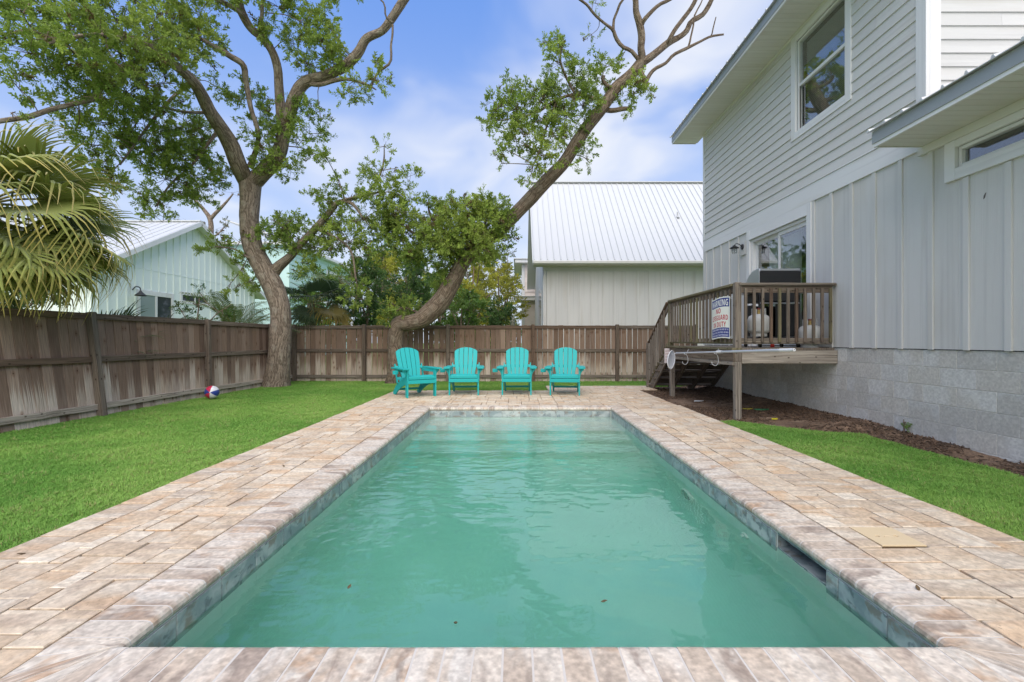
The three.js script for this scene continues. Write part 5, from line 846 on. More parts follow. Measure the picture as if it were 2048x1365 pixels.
    const sheetG = polyGeo([[V(X - 0.045, Y + 0.172, z0 - 0.05), V(Xtop, yT, z0 - 0.05), V(Xtop, yT, z1), V(X - 0.045, Y + 0.172, z1)], [V(X - 0.045, Y + 0.164, z0 - 0.05), V(Xtop, yT - 0.02, z0 - 0.05), V(Xtop, yT - 0.02, z1), V(X - 0.045, Y + 0.164, z1)], [V(X - 0.045, Y + 0.164, z0 - 0.05), V(X - 0.045, Y + 0.172, z0 - 0.05), V(X - 0.045, Y + 0.172, z1), V(X - 0.045, Y + 0.164, z1)], [V(X - 0.045, Y + 0.164, z0 - 0.05), V(X - 0.045, Y + 0.172, z0 - 0.05), V(Xtop, yT, z0 - 0.05), V(Xtop, yT - 0.02, z0 - 0.05)]], V(mix(X, Xtop, 0.5), (Y + 0.168 + yT - 0.01) / 2, (z0 + z1) / 2), 0, [0, 0]);
    part(house, 'roof_sheet', sheetG, roofWhite);
    for (let z = z0 - 0.03; z < z1; z += 0.2286) { const o = 0.008, p = [V(X - 0.046, Y + 0.172, z - 0.02), V(X - 0.046, Y + 0.172 + 0.019 + o, z - 0.009), V(X - 0.046, Y + 0.172 + 0.019 + o, z + 0.009), V(X - 0.046, Y + 0.172, z + 0.02)], q = p.map((v) => V(Xtop, v.y + yT - (Y + 0.172), v.z)); part(house, 'roof_rib', polyGeo([p, q, [p[0], p[1], q[1], q[0]], [p[1], p[2], q[2], q[1]], [p[2], p[3], q[3], q[2]]], V(mix(X, Xtop, 0.5), (p[0].y + q[0].y) / 2 + 0.008, z), 0, [0, 0]), roofWhite); }
  };
  eave(4.0, 6.172, -11.88, -4.75, 0.42, 8.2, dripMetal);
  eave(4.02, 3.292, -5.20, NEAR, 0.25, 9.0, dripMetal);
  part(house, 'frieze_board', cbox(W - 0.062, W - 0.0142, 3.2, 3.291, -5.27, NEAR, 0.003, 2), soffitWhite);
  part(house, 'gable_wall', box(W + 0.06, 9, 6.3, 6.5, FAR, FAR + 0.05), white);
  // small bare patch where the paint has come off
  const chipS = new THREE.Shape([[-0.01, -0.03], [0.006, -0.02], [0.012, 0.0], [0.02, 0.03], [0.01, 0.028], [-0.006, 0.004]].map((q) => new THREE.Vector2(...q)));
  part(house, 'paint_chip', new THREE.ExtrudeGeometry(chipS, { depth: 0.001, bevelEnabled: false }).rotateY(-Math.PI / 2).translate(W - 0.0142, 2.53, -4.56), std({ color: C(0.12, 0.11, 0.10), roughness: 1 }));
}
{ // wall lantern beside the sliding door
  const t = thing('wall_lantern', 'small black wall lantern on a square block beside the sliding door', 'lamp', [W - 0.015, 2.98, -9.38]), iron = std({ color: C(0.02, 0.02, 0.022), roughness: 0.5 });
  part(t, 'mounting_block', cbox(-0.028, 0, -0.14, 0.14, -0.1, 0.1, 0.003), wallGrey2);
  part(t, 'back_plate', new THREE.CylinderGeometry(0.05, 0.058, 0.02, 20).rotateZ(Math.PI / 2).translate(-0.038, 0.03, 0), iron);
  part(t, 'arm', tube([[-0.04, 0.03, 0, 0.008], [-0.10, 0.085, 0, 0.008], [-0.17, 0.09, 0, 0.008], [-0.195, 0.055, 0, 0.008]], { seg: 8, step: 0.015 }), iron);
  part(t, 'hood', new THREE.LatheGeometry([[0.001, 0.06], [0.03, 0.058], [0.034, 0.04], [0.05, 0.035], [0.09, 0.008], [0.09, 0.0], [0.05, 0.014], [0.03, 0.02]].map((q) => new THREE.Vector2(...q)), 24).translate(-0.195, 0.0, 0), iron);
  part(t, 'glass_jar', new THREE.LatheGeometry([[0.042, 0.015], [0.048, -0.02], [0.044, -0.08], [0.034, -0.1], [0.001, -0.102]].map((q) => new THREE.Vector2(...q)), 20).translate(-0.195, 0, 0), phy({ color: C(0.85, 0.87, 0.86), roughness: 0.1, transmission: 0.9, thickness: 0, side: THREE.DoubleSide }));
  for (let k = 0; k < 6; k++) { const a = k * Math.PI / 3; part(t, 'cage_bar', tube([[-0.195 + 0.052 * Math.cos(a), 0.01, 0.052 * Math.sin(a), 0.003], [-0.195 + 0.052 * Math.cos(a), -0.07, 0.052 * Math.sin(a), 0.003], [-0.195 + 0.036 * Math.cos(a), -0.108, 0.036 * Math.sin(a), 0.003]], { seg: 5, step: 0.04 }), iron); }
  part(t, 'cage_ring', new THREE.TorusGeometry(0.053, 0.003, 6, 24).rotateX(Math.PI / 2).translate(-0.195, -0.035, 0), iron);
}

// ---------------------------------------------------------------- raised timber deck with stairs
const DX0 = 3.16, DX1 = 4.585, DZ0 = -6.69, DZ1 = -9.65;
{
  const t = thing('timber_deck', 'raised weathered timber deck with railings and stairs against the grey house', 'deck'), wm = () => pick(woodMats);
  const B = (name, m, ...q) => part(t, name, cbox(...q), m);
  for (let i = 0; i < 10; i++) { const w = (DX1 - DX0 + 0.06) / 10, x = DX0 - 0.06 + i * w; B('deck_board', i ? wm() : woodMossy, x + 0.002, x + w - 0.003, 0.968, 1.002 + rr(-0.001, 0.001), DZ1 - 0.02, DZ0 + 0.035, 0.004, 2); }
  B('front_joist', woodPale, DX0 + 0.09, DX1 + 0.04, 0.775, 0.967, DZ0 - 0.0, DZ0 + 0.036, 0.004, 0);
  B('side_joist', woodMats[3], DX0 - 0.03, DX0 + 0.006, 0.80, 0.967, DZ1, DZ0 + 0.02, 0.004, 2);
  B('side_ledger', woodMats[2], DX0 - 0.042, DX0 - 0.0, 0.745, 0.797, DZ1 + 0.25, DZ0 + 0.02, 0.004, 2);
  B('rear_joist', woodMats[1], DX0 + 0.01, DX1, 0.78, 0.967, DZ1, DZ1 + 0.036, 0.004, 0);
  for (let x = DX0 + 0.4; x < DX1; x += 0.4) B('joist', woodMats[1], x, x + 0.036, 0.79, 0.967, DZ1 + 0.04, DZ0 - 0.002, 0.003, 2);
  // posts
  B('post', woodMats[2], DX0 - 0.002, DX0 + 0.088, -0.12, 0.80, DZ0 - 0.06, DZ0 + 0.03, 0.006, 1);
  B('post', woodMats[0], DX0 - 0.004, DX0 + 0.086, 0.80, 1.95, DZ0 - 0.062, DZ0 + 0.028, 0.006, 1);
  B('post', woodMats[2], DX0 - 0.002, DX0 + 0.088, -0.12, 0.775, DZ1 + 0.10, DZ1 + 0.19, 0.006, 1);
  B('post', woodMossy, DX0 - 0.004, DX0 + 0.086, 0.80, 1.95, DZ1 + 0.01, DZ1 + 0.10, 0.006, 1);
  // front railing
  B('rail_cap', woodMats[0], DX0 + 0.05, DX1 + 0.02, 1.90, 1.938, DZ0 - 0.055, DZ0 + 0.045, 0.006, 0);
  B('top_rail', woodMats[3], DX0 + 0.088, DX1 - 0.02, 1.80, 1.899, DZ0 - 0.03, DZ0 + 0.008, 0.004, 0);
  B('bottom_rail', woodMats[0], DX0 + 0.088, DX1 - 0.02, 1.055, 1.143, DZ0 - 0.03, DZ0 + 0.008, 0.004, 0);
  for (let i = 0; i < 11; i++) { const x = DX0 + 0.125 + i * 0.1225; B('baluster', pick([woodMats[1], woodMats[3], woodMossy, woodBrown]), x, x + 0.036, 1.08, 1.86, DZ0 + 0.0085, DZ0 + 0.044, 0.003, 1); }
  // left railing
  B('rail_cap', woodMossy, DX0 - 0.03, DX0 + 0.07, 1.90, 1.938, DZ1 + 0.06, DZ0 - 0.06, 0.006, 2);
  B('top_rail', woodMats[1], DX0 + 0.02, DX0 + 0.058, 1.80, 1.899, DZ1 + 0.10, DZ0 - 0.062, 0.004, 2);
  B('bottom_rail', woodMossy, DX0 + 0.02, DX0 + 0.058, 1.055, 1.143, DZ1 + 0.10, DZ0 - 0.062, 0.004, 2);
  for (let z = DZ0 - 0.16; z > DZ1 + 0.14; z -= 0.139) B('baluster', pick([woodMats[1], woodMats[0], woodMossy]), DX0 - 0.013, DX0 + 0.019, 1.08, 1.86, z - 0.016, z + 0.016, 0.003, 1);
  // stairs going down at the far end
  const zs = DZ1 - 0.02, run = 0.262, rise = 0.18;
  for (const x of [DX0 + 0.02, DX0 + 0.48, DX0 + 0.94, DX1 - 0.05]) part(t, 'stringer', beam(V(x, 0.90, zs + 0.05), V(x, -0.06, zs - run * 5 - 0.02), 0.038, 0.235), x < 3.3 ? woodMats[0] : woodMats[1]);
  for (let k = 1; k <= 5; k++) {
    const y = 1.0 - rise * k, z = zs - run * (k - 1);
    for (const o of [0, 0.133]) B('tread', wm(), DX0 - 0.03, DX1 - 0.02, y - 0.036, y, z - o - 0.128, z - o + 0.004, 0.004, 0);
    B('riser', woodMats[1], DX0 + 0.04, DX1 - 0.03, y + 0.012, y + rise - 0.055, z + 0.004, z + 0.024, 0.003, 0);
  }
  const zn = zs - run * 5 - 0.02;
  B('newel_post', woodMats[0], DX0 - 0.06, DX0 + 0.03, -0.12, 1.06, zn - 0.045, zn + 0.045, 0.006, 1);
  part(t, 'hand_rail', beam(V(DX0 - 0.005, 1.90, DZ1 + 0.03), V(DX0 - 0.005, 1.03, zn - 0.02), 0.09, 0.036), woodBrown);
  part(t, 'stair_rail', beam(V(DX0 + 0.0, 1.80, DZ1 + 0.03), V(DX0 + 0.0, 0.93, zn + 0.02), 0.036, 0.085), woodMats[1]);
  part(t, 'stair_rail', beam(V(DX0 + 0.0, 1.02, DZ1 + 0.0), V(DX0 + 0.0, 0.15, zn + 0.02), 0.036, 0.085), woodMossy);
  for (let k = 1; k < 10; k++) { const f = k / 10, z = mix(DZ1, zn, f), y = mix(1.78, 0.90, f); B('baluster', pick(woodMats), DX0 - 0.055, DX0 - 0.02, y - 0.80, y + 0.06, z - 0.018, z + 0.018, 0.003, 1); }
}
const plasticWhite = std({ color: C(0.78, 0.79, 0.80), roughness: 0.4 });
{ // pool net resting on two hooks along the deck side
  const X = 3.055, pole = (d) => mix(1.002, 0.868, (d - 5.09) / (8.87 - 5.09));
  const t = thing('pool_net', 'white pool skimmer net on a long pole hung along the deck edge', 'pool net'), alu = phy({ color: C(0.66, 0.70, 0.76), roughness: 0.35, metalness: 0.5 });
  const seg = (name, a, b, r, m) => part(t, name, tube([[X, pole(a), -a, r], [X, pole(b), -b, r]], { seg: 14, step: 5, cap: true }), m);
  seg('outer_pole', 5.3, 7.0, 0.0165, alu); seg('inner_pole', 7.0, 8.86, 0.0135, alu);
  seg('grip', 5.09, 5.36, 0.019, plasticWhite); seg('collar', 6.86, 7.04, 0.022, plasticWhite);
  part(t, 'grip_cap', new THREE.TorusGeometry(0.012, 0.006, 8, 16).translate(X, pole(5.085), -5.085), plasticWhite);
  const hp = []; for (let i = 0; i <= 32; i++) { const a = i / 32 * 6.2832; hp.push([0.115 * Math.cos(a), 0.18 * Math.sin(a), 0, 0.009]); }
  const head = new THREE.Matrix4().makeRotationY(0.65).setPosition(3.015, 0.735, -9.0);
  part(t, 'hoop', tube(hp, { seg: 6, step: 0.02 }).applyMatrix4(head.clone().multiply(new THREE.Matrix4().makeRotationZ(-0.25))), plasticWhite);
  const net = new THREE.SphereGeometry(1, 22, 10, 0, 6.2832, 0, Math.PI / 2).rotateX(-Math.PI / 2).scale(0.112, 0.176, 0.06); part(t, 'net_bag', net.applyMatrix4(head.clone().multiply(new THREE.Matrix4().makeRotationZ(-0.25))), phy({ color: C(0.62, 0.66, 0.72), roughness: 0.95, transmission: 0.35, thickness: 0, side: THREE.DoubleSide }));
  part(t, 'neck', tube([[X, pole(8.8), -8.8, 0.009], [3.04, 0.85, -8.92, 0.008], [3.035, 0.83, -9.0, 0.006]], { seg: 6, step: 0.05 }), plasticWhite);
  [[7.1, 'white wire pole hook on the deck side nearest the corner post'], [8.36, 'white wire pole hook on the deck side nearest the stairs']].forEach(([d, l]) => { const y = pole(d); lone('pole_hook', tube([[3.125, 0.955, -d, 0.0038], [3.105, y + 0.05, -d, 0.0038], [3.085, y - 0.012, -d, 0.0038], [3.055, y - 0.028, -d, 0.0038], [3.03, y - 0.01, -d, 0.0038], [3.085, y - 0.05, -d, 0.0038], [3.10, y - 0.16, -d, 0.0038], [3.06, y - 0.21, -d, 0.0038], [3.01, y - 0.19, -d, 0.0038], [3.0, y - 0.15, -d, 0.0038]], { seg: 6, step: 0.012, cap: true }), plasticWhite, l, 'hook', 'pole hooks on the deck'); });
}
// signs
function canvasTex(w, h, draw) { const c = document.createElement('canvas'); c.width = w; c.height = h; draw(c.getContext('2d'), w, h); const t = new THREE.CanvasTexture(c); t.colorSpace = THREE.SRGBColorSpace; return t; }
{
  const map = canvasTex(700, 800, (g, w, h) => {
    g.fillStyle = '#e9e9dc'; g.fillRect(0, 0, w, h); g.strokeStyle = '#25307e'; g.lineWidth = 6; g.strokeRect(26, 26, w - 52, h - 52);
    g.fillStyle = '#25307e'; g.fillRect(26, 26, w - 52, 166); g.fillRect(26, 596, w - 52, 178);
    g.textAlign = 'center'; g.textBaseline = 'middle';
    const line = (s, y, size, color, width) => { g.save(); g.font = `bold ${size}px sans-serif`; g.fillStyle = color; const m = g.measureText(s).width; g.translate(w / 2, y); g.scale(width / m, 1); g.fillText(s, 0, 0); g.restore(); };
    line('WARNING', 112, 170, '#eeeee4', 600); line('NO', 268, 138, '#c01c2c', 190); line('LIFEGUARD', 400, 138, '#c01c2c', 590); line('ON DUTY', 532, 138, '#c01c2c', 470);
    line('CHILDREN UNDER THE AGE OF 14', 632, 44, '#e6e6ee', 600); line('MUST NOT USE THE POOL OR SPA', 688, 44, '#e6e6ee', 600); line('WITHOUT ADULT IN ATTENDANCE', 742, 44, '#e6e6ee', 600);
  });
  const t = thing('warning_sign', 'bulging red white and blue no lifeguard warning banner tied to the deck railing', 'sign');
  // banner in the plane of the left railing; its far half bellies outwards
  const n = 24, m = 10, pos = [], uv = [], idx = [], z0 = -6.775, z1 = -7.40, y0 = 1.135, y1 = 1.755, X = DX0 - 0.026, belly = (u, v) => -0.004 - 0.042 * Math.pow(Math.sin(Math.PI * clamp(u * 0.92 + 0.02)), 1.6) * (u < 0.5 ? 1 : 1) * (0.55 + 0.45 * Math.sin(Math.PI * (0.15 + 0.7 * v)));
  for (let j = 0; j <= m; j++) for (let i = 0; i <= n; i++) { const u = i / n, v = j / m; pos.push(X + belly(u, v), mix(y0, y1, v) + 0.012 * Math.sin(u * 5), mix(z0, z1, u) ); uv.push(1 - u, v); }
  for (let j = 0; j < m; j++) for (let i = 0; i < n; i++) { const a = j * (n + 1) + i; idx.push(a, a + 1, a + n + 1, a + 1, a + n + 2, a + n + 1); }
  const g = new THREE.BufferGeometry(); g.setAttribute('position', new THREE.Float32BufferAttribute(pos, 3)); g.setAttribute('uv', new THREE.Float32BufferAttribute(uv, 2)); g.setIndex(idx); g.computeVertexNormals();
  part(t, 'banner', g, std({ map, roughness: 0.55, side: THREE.DoubleSide }));
  for (const [u, v] of [[0, 1], [0, 0], [1, 1], [1, 0]]) part(t, 'tie', new THREE.TorusGeometry(0.02, 0.0025, 6, 14).rotateY(0.4).translate(X + 0.022, mix(y0, y1, v) + (v ? -0.02 : 0.02), mix(z0, z1, u) - 0.0), plasticWhite);
  const map2 = canvasTex(200, 330, (q, w, h) => { q.fillStyle = '#d6ccca'; q.fillRect(0, 0, w, h); q.fillStyle = '#8d4a52'; let s = 7; const r = () => (s = (s * 16807) % 2147483647) / 2147483647; [60, 120, 190, 260].forEach((y) => { for (let x = 24; x < w - 30; ) { const l = 7 + r() * 9; q.fillRect(x, y - 13 + r() * 4, 4, 26); q.fillRect(x, y - 13 + r() * 20, l, 5); x += l + 5; } }); });
  const s2 = lone('rule_sign', cbox(-0.075, 0.075, -0.15, 0.15, -0.002, 0.002, 0.0005), std({ map: map2, roughness: 0.6 }), 'small faded white sign with red lettering behind the pool net', 'sign');
  const p = s2.geometry.attributes; for (let i = 0; i < p.uv.count; i++) p.uv.setXY(i, p.position.getX(i) / 0.15 + 0.5, p.position.getY(i) / 0.3 + 0.5);
  s2.position.set(3.10, 0.80, DZ1 + 0.204);
}
{ // gas grill seen from behind, on the deck
  const x0 = 3.69, x1 = 4.31, z0 = -7.02, z1 = -7.50, Y = 1.003, t = thing('gas_grill', 'black and steel gas grill with closed hood standing on the deck', 'grill');
  const legM = std({ color: C(0.03, 0.03, 0.032), roughness: 0.5 });
  for (const [x, z] of [[x0 + 0.02, z0 - 0.02], [x1 - 0.02, z0 - 0.02], [x0 + 0.02, z1 + 0.02], [x1 - 0.02, z1 + 0.02]]) { part(t, 'leg', cbox(x - 0.02, x + 0.02, Y + 0.075, Y + 0.80, z - 0.02, z + 0.02, 0.004), legM); const w = part(t, 'caster', new THREE.CylinderGeometry(0.036, 0.036, 0.026, 18).rotateZ(Math.PI / 2).translate(x, Y + 0.036, z), black); part(w, 'fork', cbox(x - 0.02, x + 0.02, Y + 0.055, Y + 0.075, z - 0.018, z + 0.018, 0.003), steel); }
  part(t, 'bottom_shelf', cbox(x0, x1, Y + 0.13, Y + 0.16, z1, z0, 0.004), legM);
  part(t, 'cabinet_side', cbox(x0, x0 + 0.012, Y + 0.165, Y + 0.66, z1 + 0.045, z0 - 0.20, 0.002), legM); part(t, 'cabinet_side', cbox(x1 - 0.012, x1, Y + 0.165, Y + 0.66, z1 + 0.045, z0 - 0.045, 0.002), legM);
  part(t, 'door_panel', cbox(x0 + 0.03, x1 - 0.03, Y + 0.165, Y + 0.66, z1 - 0.002, z1 + 0.012, 0.002), black);
  part(t, 'firebox', cbox(x0, x1, Y + 0.70, Y + 0.86, z1, z0, 0.01), legM);
  part(t, 'trim_strip', cbox(x0 + 0.01, x1 - 0.01, Y + 0.665, Y + 0.682, z0 - 0.012, z0 + 0.003, 0.002), steel);
  for (const s of [-1, 1]) part(t, 'side_shelf', cbox(s < 0 ? x0 - 0.16 : x1 + 0.005, s < 0 ? x0 - 0.005 : x1 + 0.14, Y + 0.835, Y + 0.858, z1 + 0.04, z0 - 0.06, 0.004), steel);
  const prof = new THREE.Shape(); prof.moveTo(0, 0); prof.lineTo(0, 0.315); prof.quadraticCurveTo(0.02, 0.338, 0.07, 0.334); prof.lineTo(0.16, 0.325); prof.bezierCurveTo(0.30, 0.30, 0.43, 0.17, 0.475, 0); prof.closePath();
  const hood = (d) => new THREE.ExtrudeGeometry(prof, { depth: d, bevelEnabled: true, bevelSize: 0.006, bevelThickness: 0.006, bevelSegments: 2, curveSegments: 14 }).rotateY(Math.PI / 2);
  part(t, 'end_cap', hood(0.024).translate(x0 + 0.002, Y + 0.866, z0 - 0.004), steel); part(t, 'end_cap', hood(0.024).translate(x1 - 0.034, Y + 0.866, z0 - 0.004), steel);
  part(t, 'hood', hood(x1 - x0 - 0.07).scale(1, 0.985, 0.985).translate(x0 + 0.034, Y + 0.866, z0 - 0.006), phy({ color: C(0.5, 0.5, 0.5), roughness: 0.3, metalness: 0.85 }));
  part(t, 'hood_back', cbox(x0 - 0.002, x1 + 0.002, Y + 0.866, Y + 1.157, z0 + 0.005, z0 + 0.012, 0.002), black);
  part(t, 'top_strip', cbox(x0 + 0.002, x1 - 0.002, Y + 1.158, Y + 1.196, z0 - 0.03, z0 + 0.012, 0.008), steel);
  part(t, 'back_panel', cbox(x0 + 0.25, x1 - 0.005, Y + 0.165, Y + 0.66, z0 - 0.02, z0 - 0.008, 0.002), black);
  part(t, 'handle', tube([[x0 + 0.06, Y + 0.95, z1 - 0.02, 0.012], [x0 + 0.06, Y + 0.96, z1 - 0.06, 0.012], [x1 - 0.06, Y + 0.96, z1 - 0.06, 0.012], [x1 - 0.06, Y + 0.95, z1 - 0.02, 0.012]], { seg: 8, step: 0.03 }), steel);
  const tank = (x, y, z, label) => {
    const k = thing('propane_tank', label, 'gas tank', [x, y, z], 0, 'propane tanks on the deck'), paint = std({ color: C(0.66, 0.66, 0.63), roughness: 0.45 }), q = (l) => l.map((p) => new THREE.Vector2(...p));
    part(k, 'foot_ring', new THREE.LatheGeometry(q([[0.108, 0.0], [0.112, 0.0], [0.112, 0.05], [0.108, 0.05]]), 24), paint);
    part(k, 'cylinder', new THREE.LatheGeometry(q([[0.001, 0.028], [0.08, 0.03], [0.13, 0.055], [0.153, 0.10], [0.155, 0.22], [0.153, 0.255], [0.135, 0.30], [0.09, 0.33], [0.001, 0.34]]), 32), paint);
    part(k, 'collar', new THREE.CylinderGeometry(0.098, 0.10, 0.10, 24, 1, true, 0.5, 4.9).translate(0, 0.37, 0), std({ color: C(0.66, 0.66, 0.63), roughness: 0.45, side: THREE.DoubleSide }));
    part(k, 'valve', new THREE.CylinderGeometry(0.02, 0.025, 0.07, 12).translate(0, 0.37, 0), std({ color: C(0.45, 0.32, 0.12), roughness: 0.35, metalness: 0.7 }));
    part(k, 'knob', new THREE.CylinderGeometry(0.026, 0.026, 0.022, 10).translate(0, 0.415, 0), std({ color: C(0.2, 0.03, 0.025), roughness: 0.5 }));
  };
  tank(3.62 + 0.02, Y + 0.165, -6.945, 'white propane tank hung behind the left end of the grill'); tank(4.40, Y, -6.93, 'white propane tank standing between the grill and the house wall');
  lone('red_cap', new THREE.LatheGeometry([[0.001, 0.055], [0.024, 0.052], [0.028, 0.04], [0.03, 0], [0.001, 0]].map((p) => new THREE.Vector2(...p)), 16).translate(3.82, Y, -6.90), std({ color: C(0.5, 0.03, 0.02), roughness: 0.4 }), 'small red plastic cap on the deck boards under the railing', 'cap');
}

// ---------------------------------------------------------------- neighbouring houses
{ // long pale grey house with a steep white metal roof
  const t = thing('metal_roof_house', 'pale house with a steep white ribbed metal roof behind the back fence', 'house'), wall = std({ map: paintTex, color: C(0.74, 0.715, 0.69), roughness: 0.75 }), X0 = 0.93, X1 = 10.5, Z = -16.2, ZB = -23.2, EY = 3.84, EZ = -15.7, RZ = -19.7, RY = EY + (EZ - RZ);
  part(t, 'wall', box(X0 + 0.13, X1, 0, 3.75, Z - 0.1, Z), wall); part(t, 'rear_wall', box(X0 + 0.13, X1, 0, 3.75, ZB, ZB + 0.1), wall);
  for (let x = X0 + 0.04; x < X1; x += 0.4064) part(t, 'batten', cbox(x, x + 0.06, 0.3, 3.56, Z + 0.001, Z + 0.022, 0.002), wall);
  part(t, 'frieze_board', cbox(X0, X1, 3.56, 3.70, Z + 0.001, Z + 0.03, 0.003, 0), wall);
  const gs = new THREE.Shape([[Z, 0], [ZB, 0], [ZB, 3.4], [RZ, RY - 0.35], [Z, 3.4]].map((q) => new THREE.Vector2(-q[0], q[1]))); // gable end seen edge-on
  part(t, 'gable_wall', new THREE.ExtrudeGeometry(gs, { depth: 0.12, bevelEnabled: false }).rotateY(Math.PI / 2).translate(X0, 0, 0), wall);
  const soff = std({ map: paintTex, color: C(0.60, 0.56, 0.50), roughness: 0.8 }), sl = (z) => EY + (EZ - z);
  // rake soffit boards under the roof edge
  for (let k = 0; k < 36; k++) { const a = EZ - 0.1 - k * 0.108, b = a - 0.104; part(t, 'soffit_board', polyGeo([[V(0.56, sl(a) - 0.13, a), V(X0, sl(a) - 0.13, a), V(X0, sl(b) - 0.13, b), V(0.56, sl(b) - 0.13, b)], [V(0.56, sl(a) - 0.12, a), V(X0, sl(a) - 0.12, a), V(X0, sl(b) - 0.12, b), V(0.56, sl(b) - 0.12, b)], [V(0.56, sl(a) - 0.13, a), V(0.56, sl(a) - 0.12, a), V(X0, sl(a) - 0.12, a), V(X0, sl(a) - 0.13, a)]], V(0.74, sl(a) - 0.125, (a + b) / 2), 0, [0, 0]), soff); }
  part(t, 'roof_sheet', polyGeo([[V(0.54, EY, EZ), V(X1, EY, EZ), V(X1, RY, RZ), V(0.54, RY, RZ)], [V(0.54, EY - 0.1, EZ), V(X1, EY - 0.1, EZ), V(X1, RY - 0.1, RZ), V(0.54, RY - 0.1, RZ)], [V(0.54, EY - 0.1, EZ), V(0.54, EY, EZ), V(0.54, RY, RZ), V(0.54, RY - 0.1, RZ)], [V(0.54, EY - 0.1, EZ), V(0.54, EY, EZ), V(X1, EY, EZ), V(X1, EY - 0.1, EZ)]], V(5, (EY + RY) / 2 - 0.05, (EZ + RZ) / 2), 2, [0, 0]), roofWhite);
  part(t, 'rear_roof_sheet', polyGeo([[V(0.54, RY, RZ), V(X1, RY, RZ), V(X1, EY, RZ - 4), V(0.54, EY, RZ - 4)], [V(0.54, RY - 0.1, RZ), V(X1, RY - 0.1, RZ), V(X1, EY - 0.1, RZ - 4), V(0.54, EY - 0.1, RZ - 4)], [V(0.54, RY - 0.1, RZ), V(0.54, RY, RZ), V(0.54, EY, RZ - 4), V(0.54, EY - 0.1, RZ - 4)]], V(5, (EY + RY) / 2 - 0.05, RZ - 2), 2, [0, 0]), roofWhite);
  for (let x = 0.60; x < X1; x += 0.2286) part(t, 'roof_rib', beam(V(x, EY + 0.016, EZ + 0.004), V(x, RY + 0.016, RZ + 0.004), 0.034, 0.044, 0.006), roofWhite);
  part(t, 'ridge_cap', merge([beam(V(0.53, RY + 0.005, RZ + 0.05), V(X1, RY + 0.005, RZ + 0.05), 0.18, 0.035, 0.004)]), roofWhite);
  part(t, 'gutter', cbox(0.56, X1, EY - 0.125, EY - 0.012, EZ - 0.02, EZ + 0.09, 0.02, 0), soffitWhite);
  part(t, 'eave_soffit', box(0.58, X1, EY - 0.15, EY - 0.126, Z + 0.03, EZ + 0.03), soff);
  const v = part(t, 'roof_vent', new THREE.ConeGeometry(0.085, 0.13, 16).translate(6.15, 5.87, -17.66), std({ color: C(0.45, 0.46, 0.46), roughness: 0.5 })); part(v, 'pipe', new THREE.CylinderGeometry(0.026, 0.026, 0.12, 12).translate(6.15, 5.97, -17.66), std({ color: C(0.5, 0.5, 0.5), roughness: 0.5 }));
  for (const [z, y] of [[-17.2, 2.2], [-18.2, 2.4]]) { const w = part(t, 'window', box(X0 - 0.035, X0 - 0.002, y - 0.75, y + 0.75, z - 0.35, z + 0.35), white); part(w, 'pane', box(X0 - 0.042, X0 - 0.036, y - 0.68, y + 0.68, z - 0.28, z + 0.28), phy({ color: C(0.06, 0.07, 0.08), roughness: 0.03 })); }
}
{ // pink shingled house farther back
  const t = thing('shingle_house', 'small pale pink shingle house with white trim behind the umbrella', 'house'), pink = [[0.80, 0.71, 0.65], [0.83, 0.74, 0.68], [0.76, 0.68, 0.62]].map((c) => std({ color: C(...c), roughness: 0.85 })), Z = -24.0, x0 = 0.30, x1 = 3.6;
  part(t, 'wall', box(x0, x1, 0, 5.1, Z - 4, Z - 0.02), pink[2]);
  for (let r = 0; r < 17; r++) { const y = 0.9 + r * 0.25; if (y > 3.0 && y < 3.45) continue; for (let i = 0; i < 6; i++) { const a = x0 + 0.14 + i * 0.30 - (r % 2) * 0.15, b = a + 0.294; part(t, 'shingle', box(Math.max(a, x0 + 0.13), b, y, y + 0.255, Z - 0.02, Z + 0.004 + (r % 3) * 0.004), pick(pink)); } }
  part(t, 'corner_board', cbox(x0 - 0.03, x0 + 0.125, 0, 5.05, Z - 0.1, Z + 0.03, 0.004), white);
  part(t, 'lower_roof', merge([cbox(x0 - 0.38, x1, 3.18, 3.36, Z - 1.2, Z + 0.42, 0.01), cbox(x0 - 0.44, x1, 3.361, 3.40, Z - 1.3, Z + 0.48, 0.01)]), white);
  part(t, 'upper_roof', merge([cbox(x0 - 0.38, x1, 5.10, 5.28, Z - 4.3, Z + 0.42, 0.01), cbox(x0 - 0.44, x1, 5.281, 5.32, Z - 4.4, Z + 0.48, 0.01)]), white);
  part(t, 'porch_post', cbox(1.05, 1.2, 0, 3.18, Z + 0.2, Z + 0.34, 0.01), woodBrown);
  const u = thing('patio_umbrella', 'closed beige patio umbrella showing above the back fence', 'umbrella', [-0.17, 0, -20]), cloth = std({ color: C(0.40, 0.39, 0.32), roughness: 0.95 }), q = (l) => l.map((p) => new THREE.Vector2(...p));
  part(u, 'pole', new THREE.CylinderGeometry(0.022, 0.022, 2.2, 10).translate(0, 1.1, 0), woodMats[0]);
  const lower = new THREE.LatheGeometry(q([[0.13, 1.25], [0.15, 1.35], [0.13, 1.62], [0.085, 1.80]]), 20), up2 = new THREE.LatheGeometry(q([[0.10, 1.78], [0.115, 1.84], [0.10, 2.0], [0.06, 2.16], [0.02, 2.22]]), 20);
  for (const g of [lower, up2]) { const p = g.attributes.position; for (let i = 0; i < p.count; i++) { const a = Math.atan2(p.getZ(i), p.getX(i)), k = 1 + 0.16 * Math.sin(a * 7); p.setXYZ(i, p.getX(i) * k, p.getY(i), p.getZ(i) * k); } g.computeVertexNormals(); }
  part(u, 'folded_canopy', lower, cloth); part(u, 'canopy_top', up2, cloth);
}
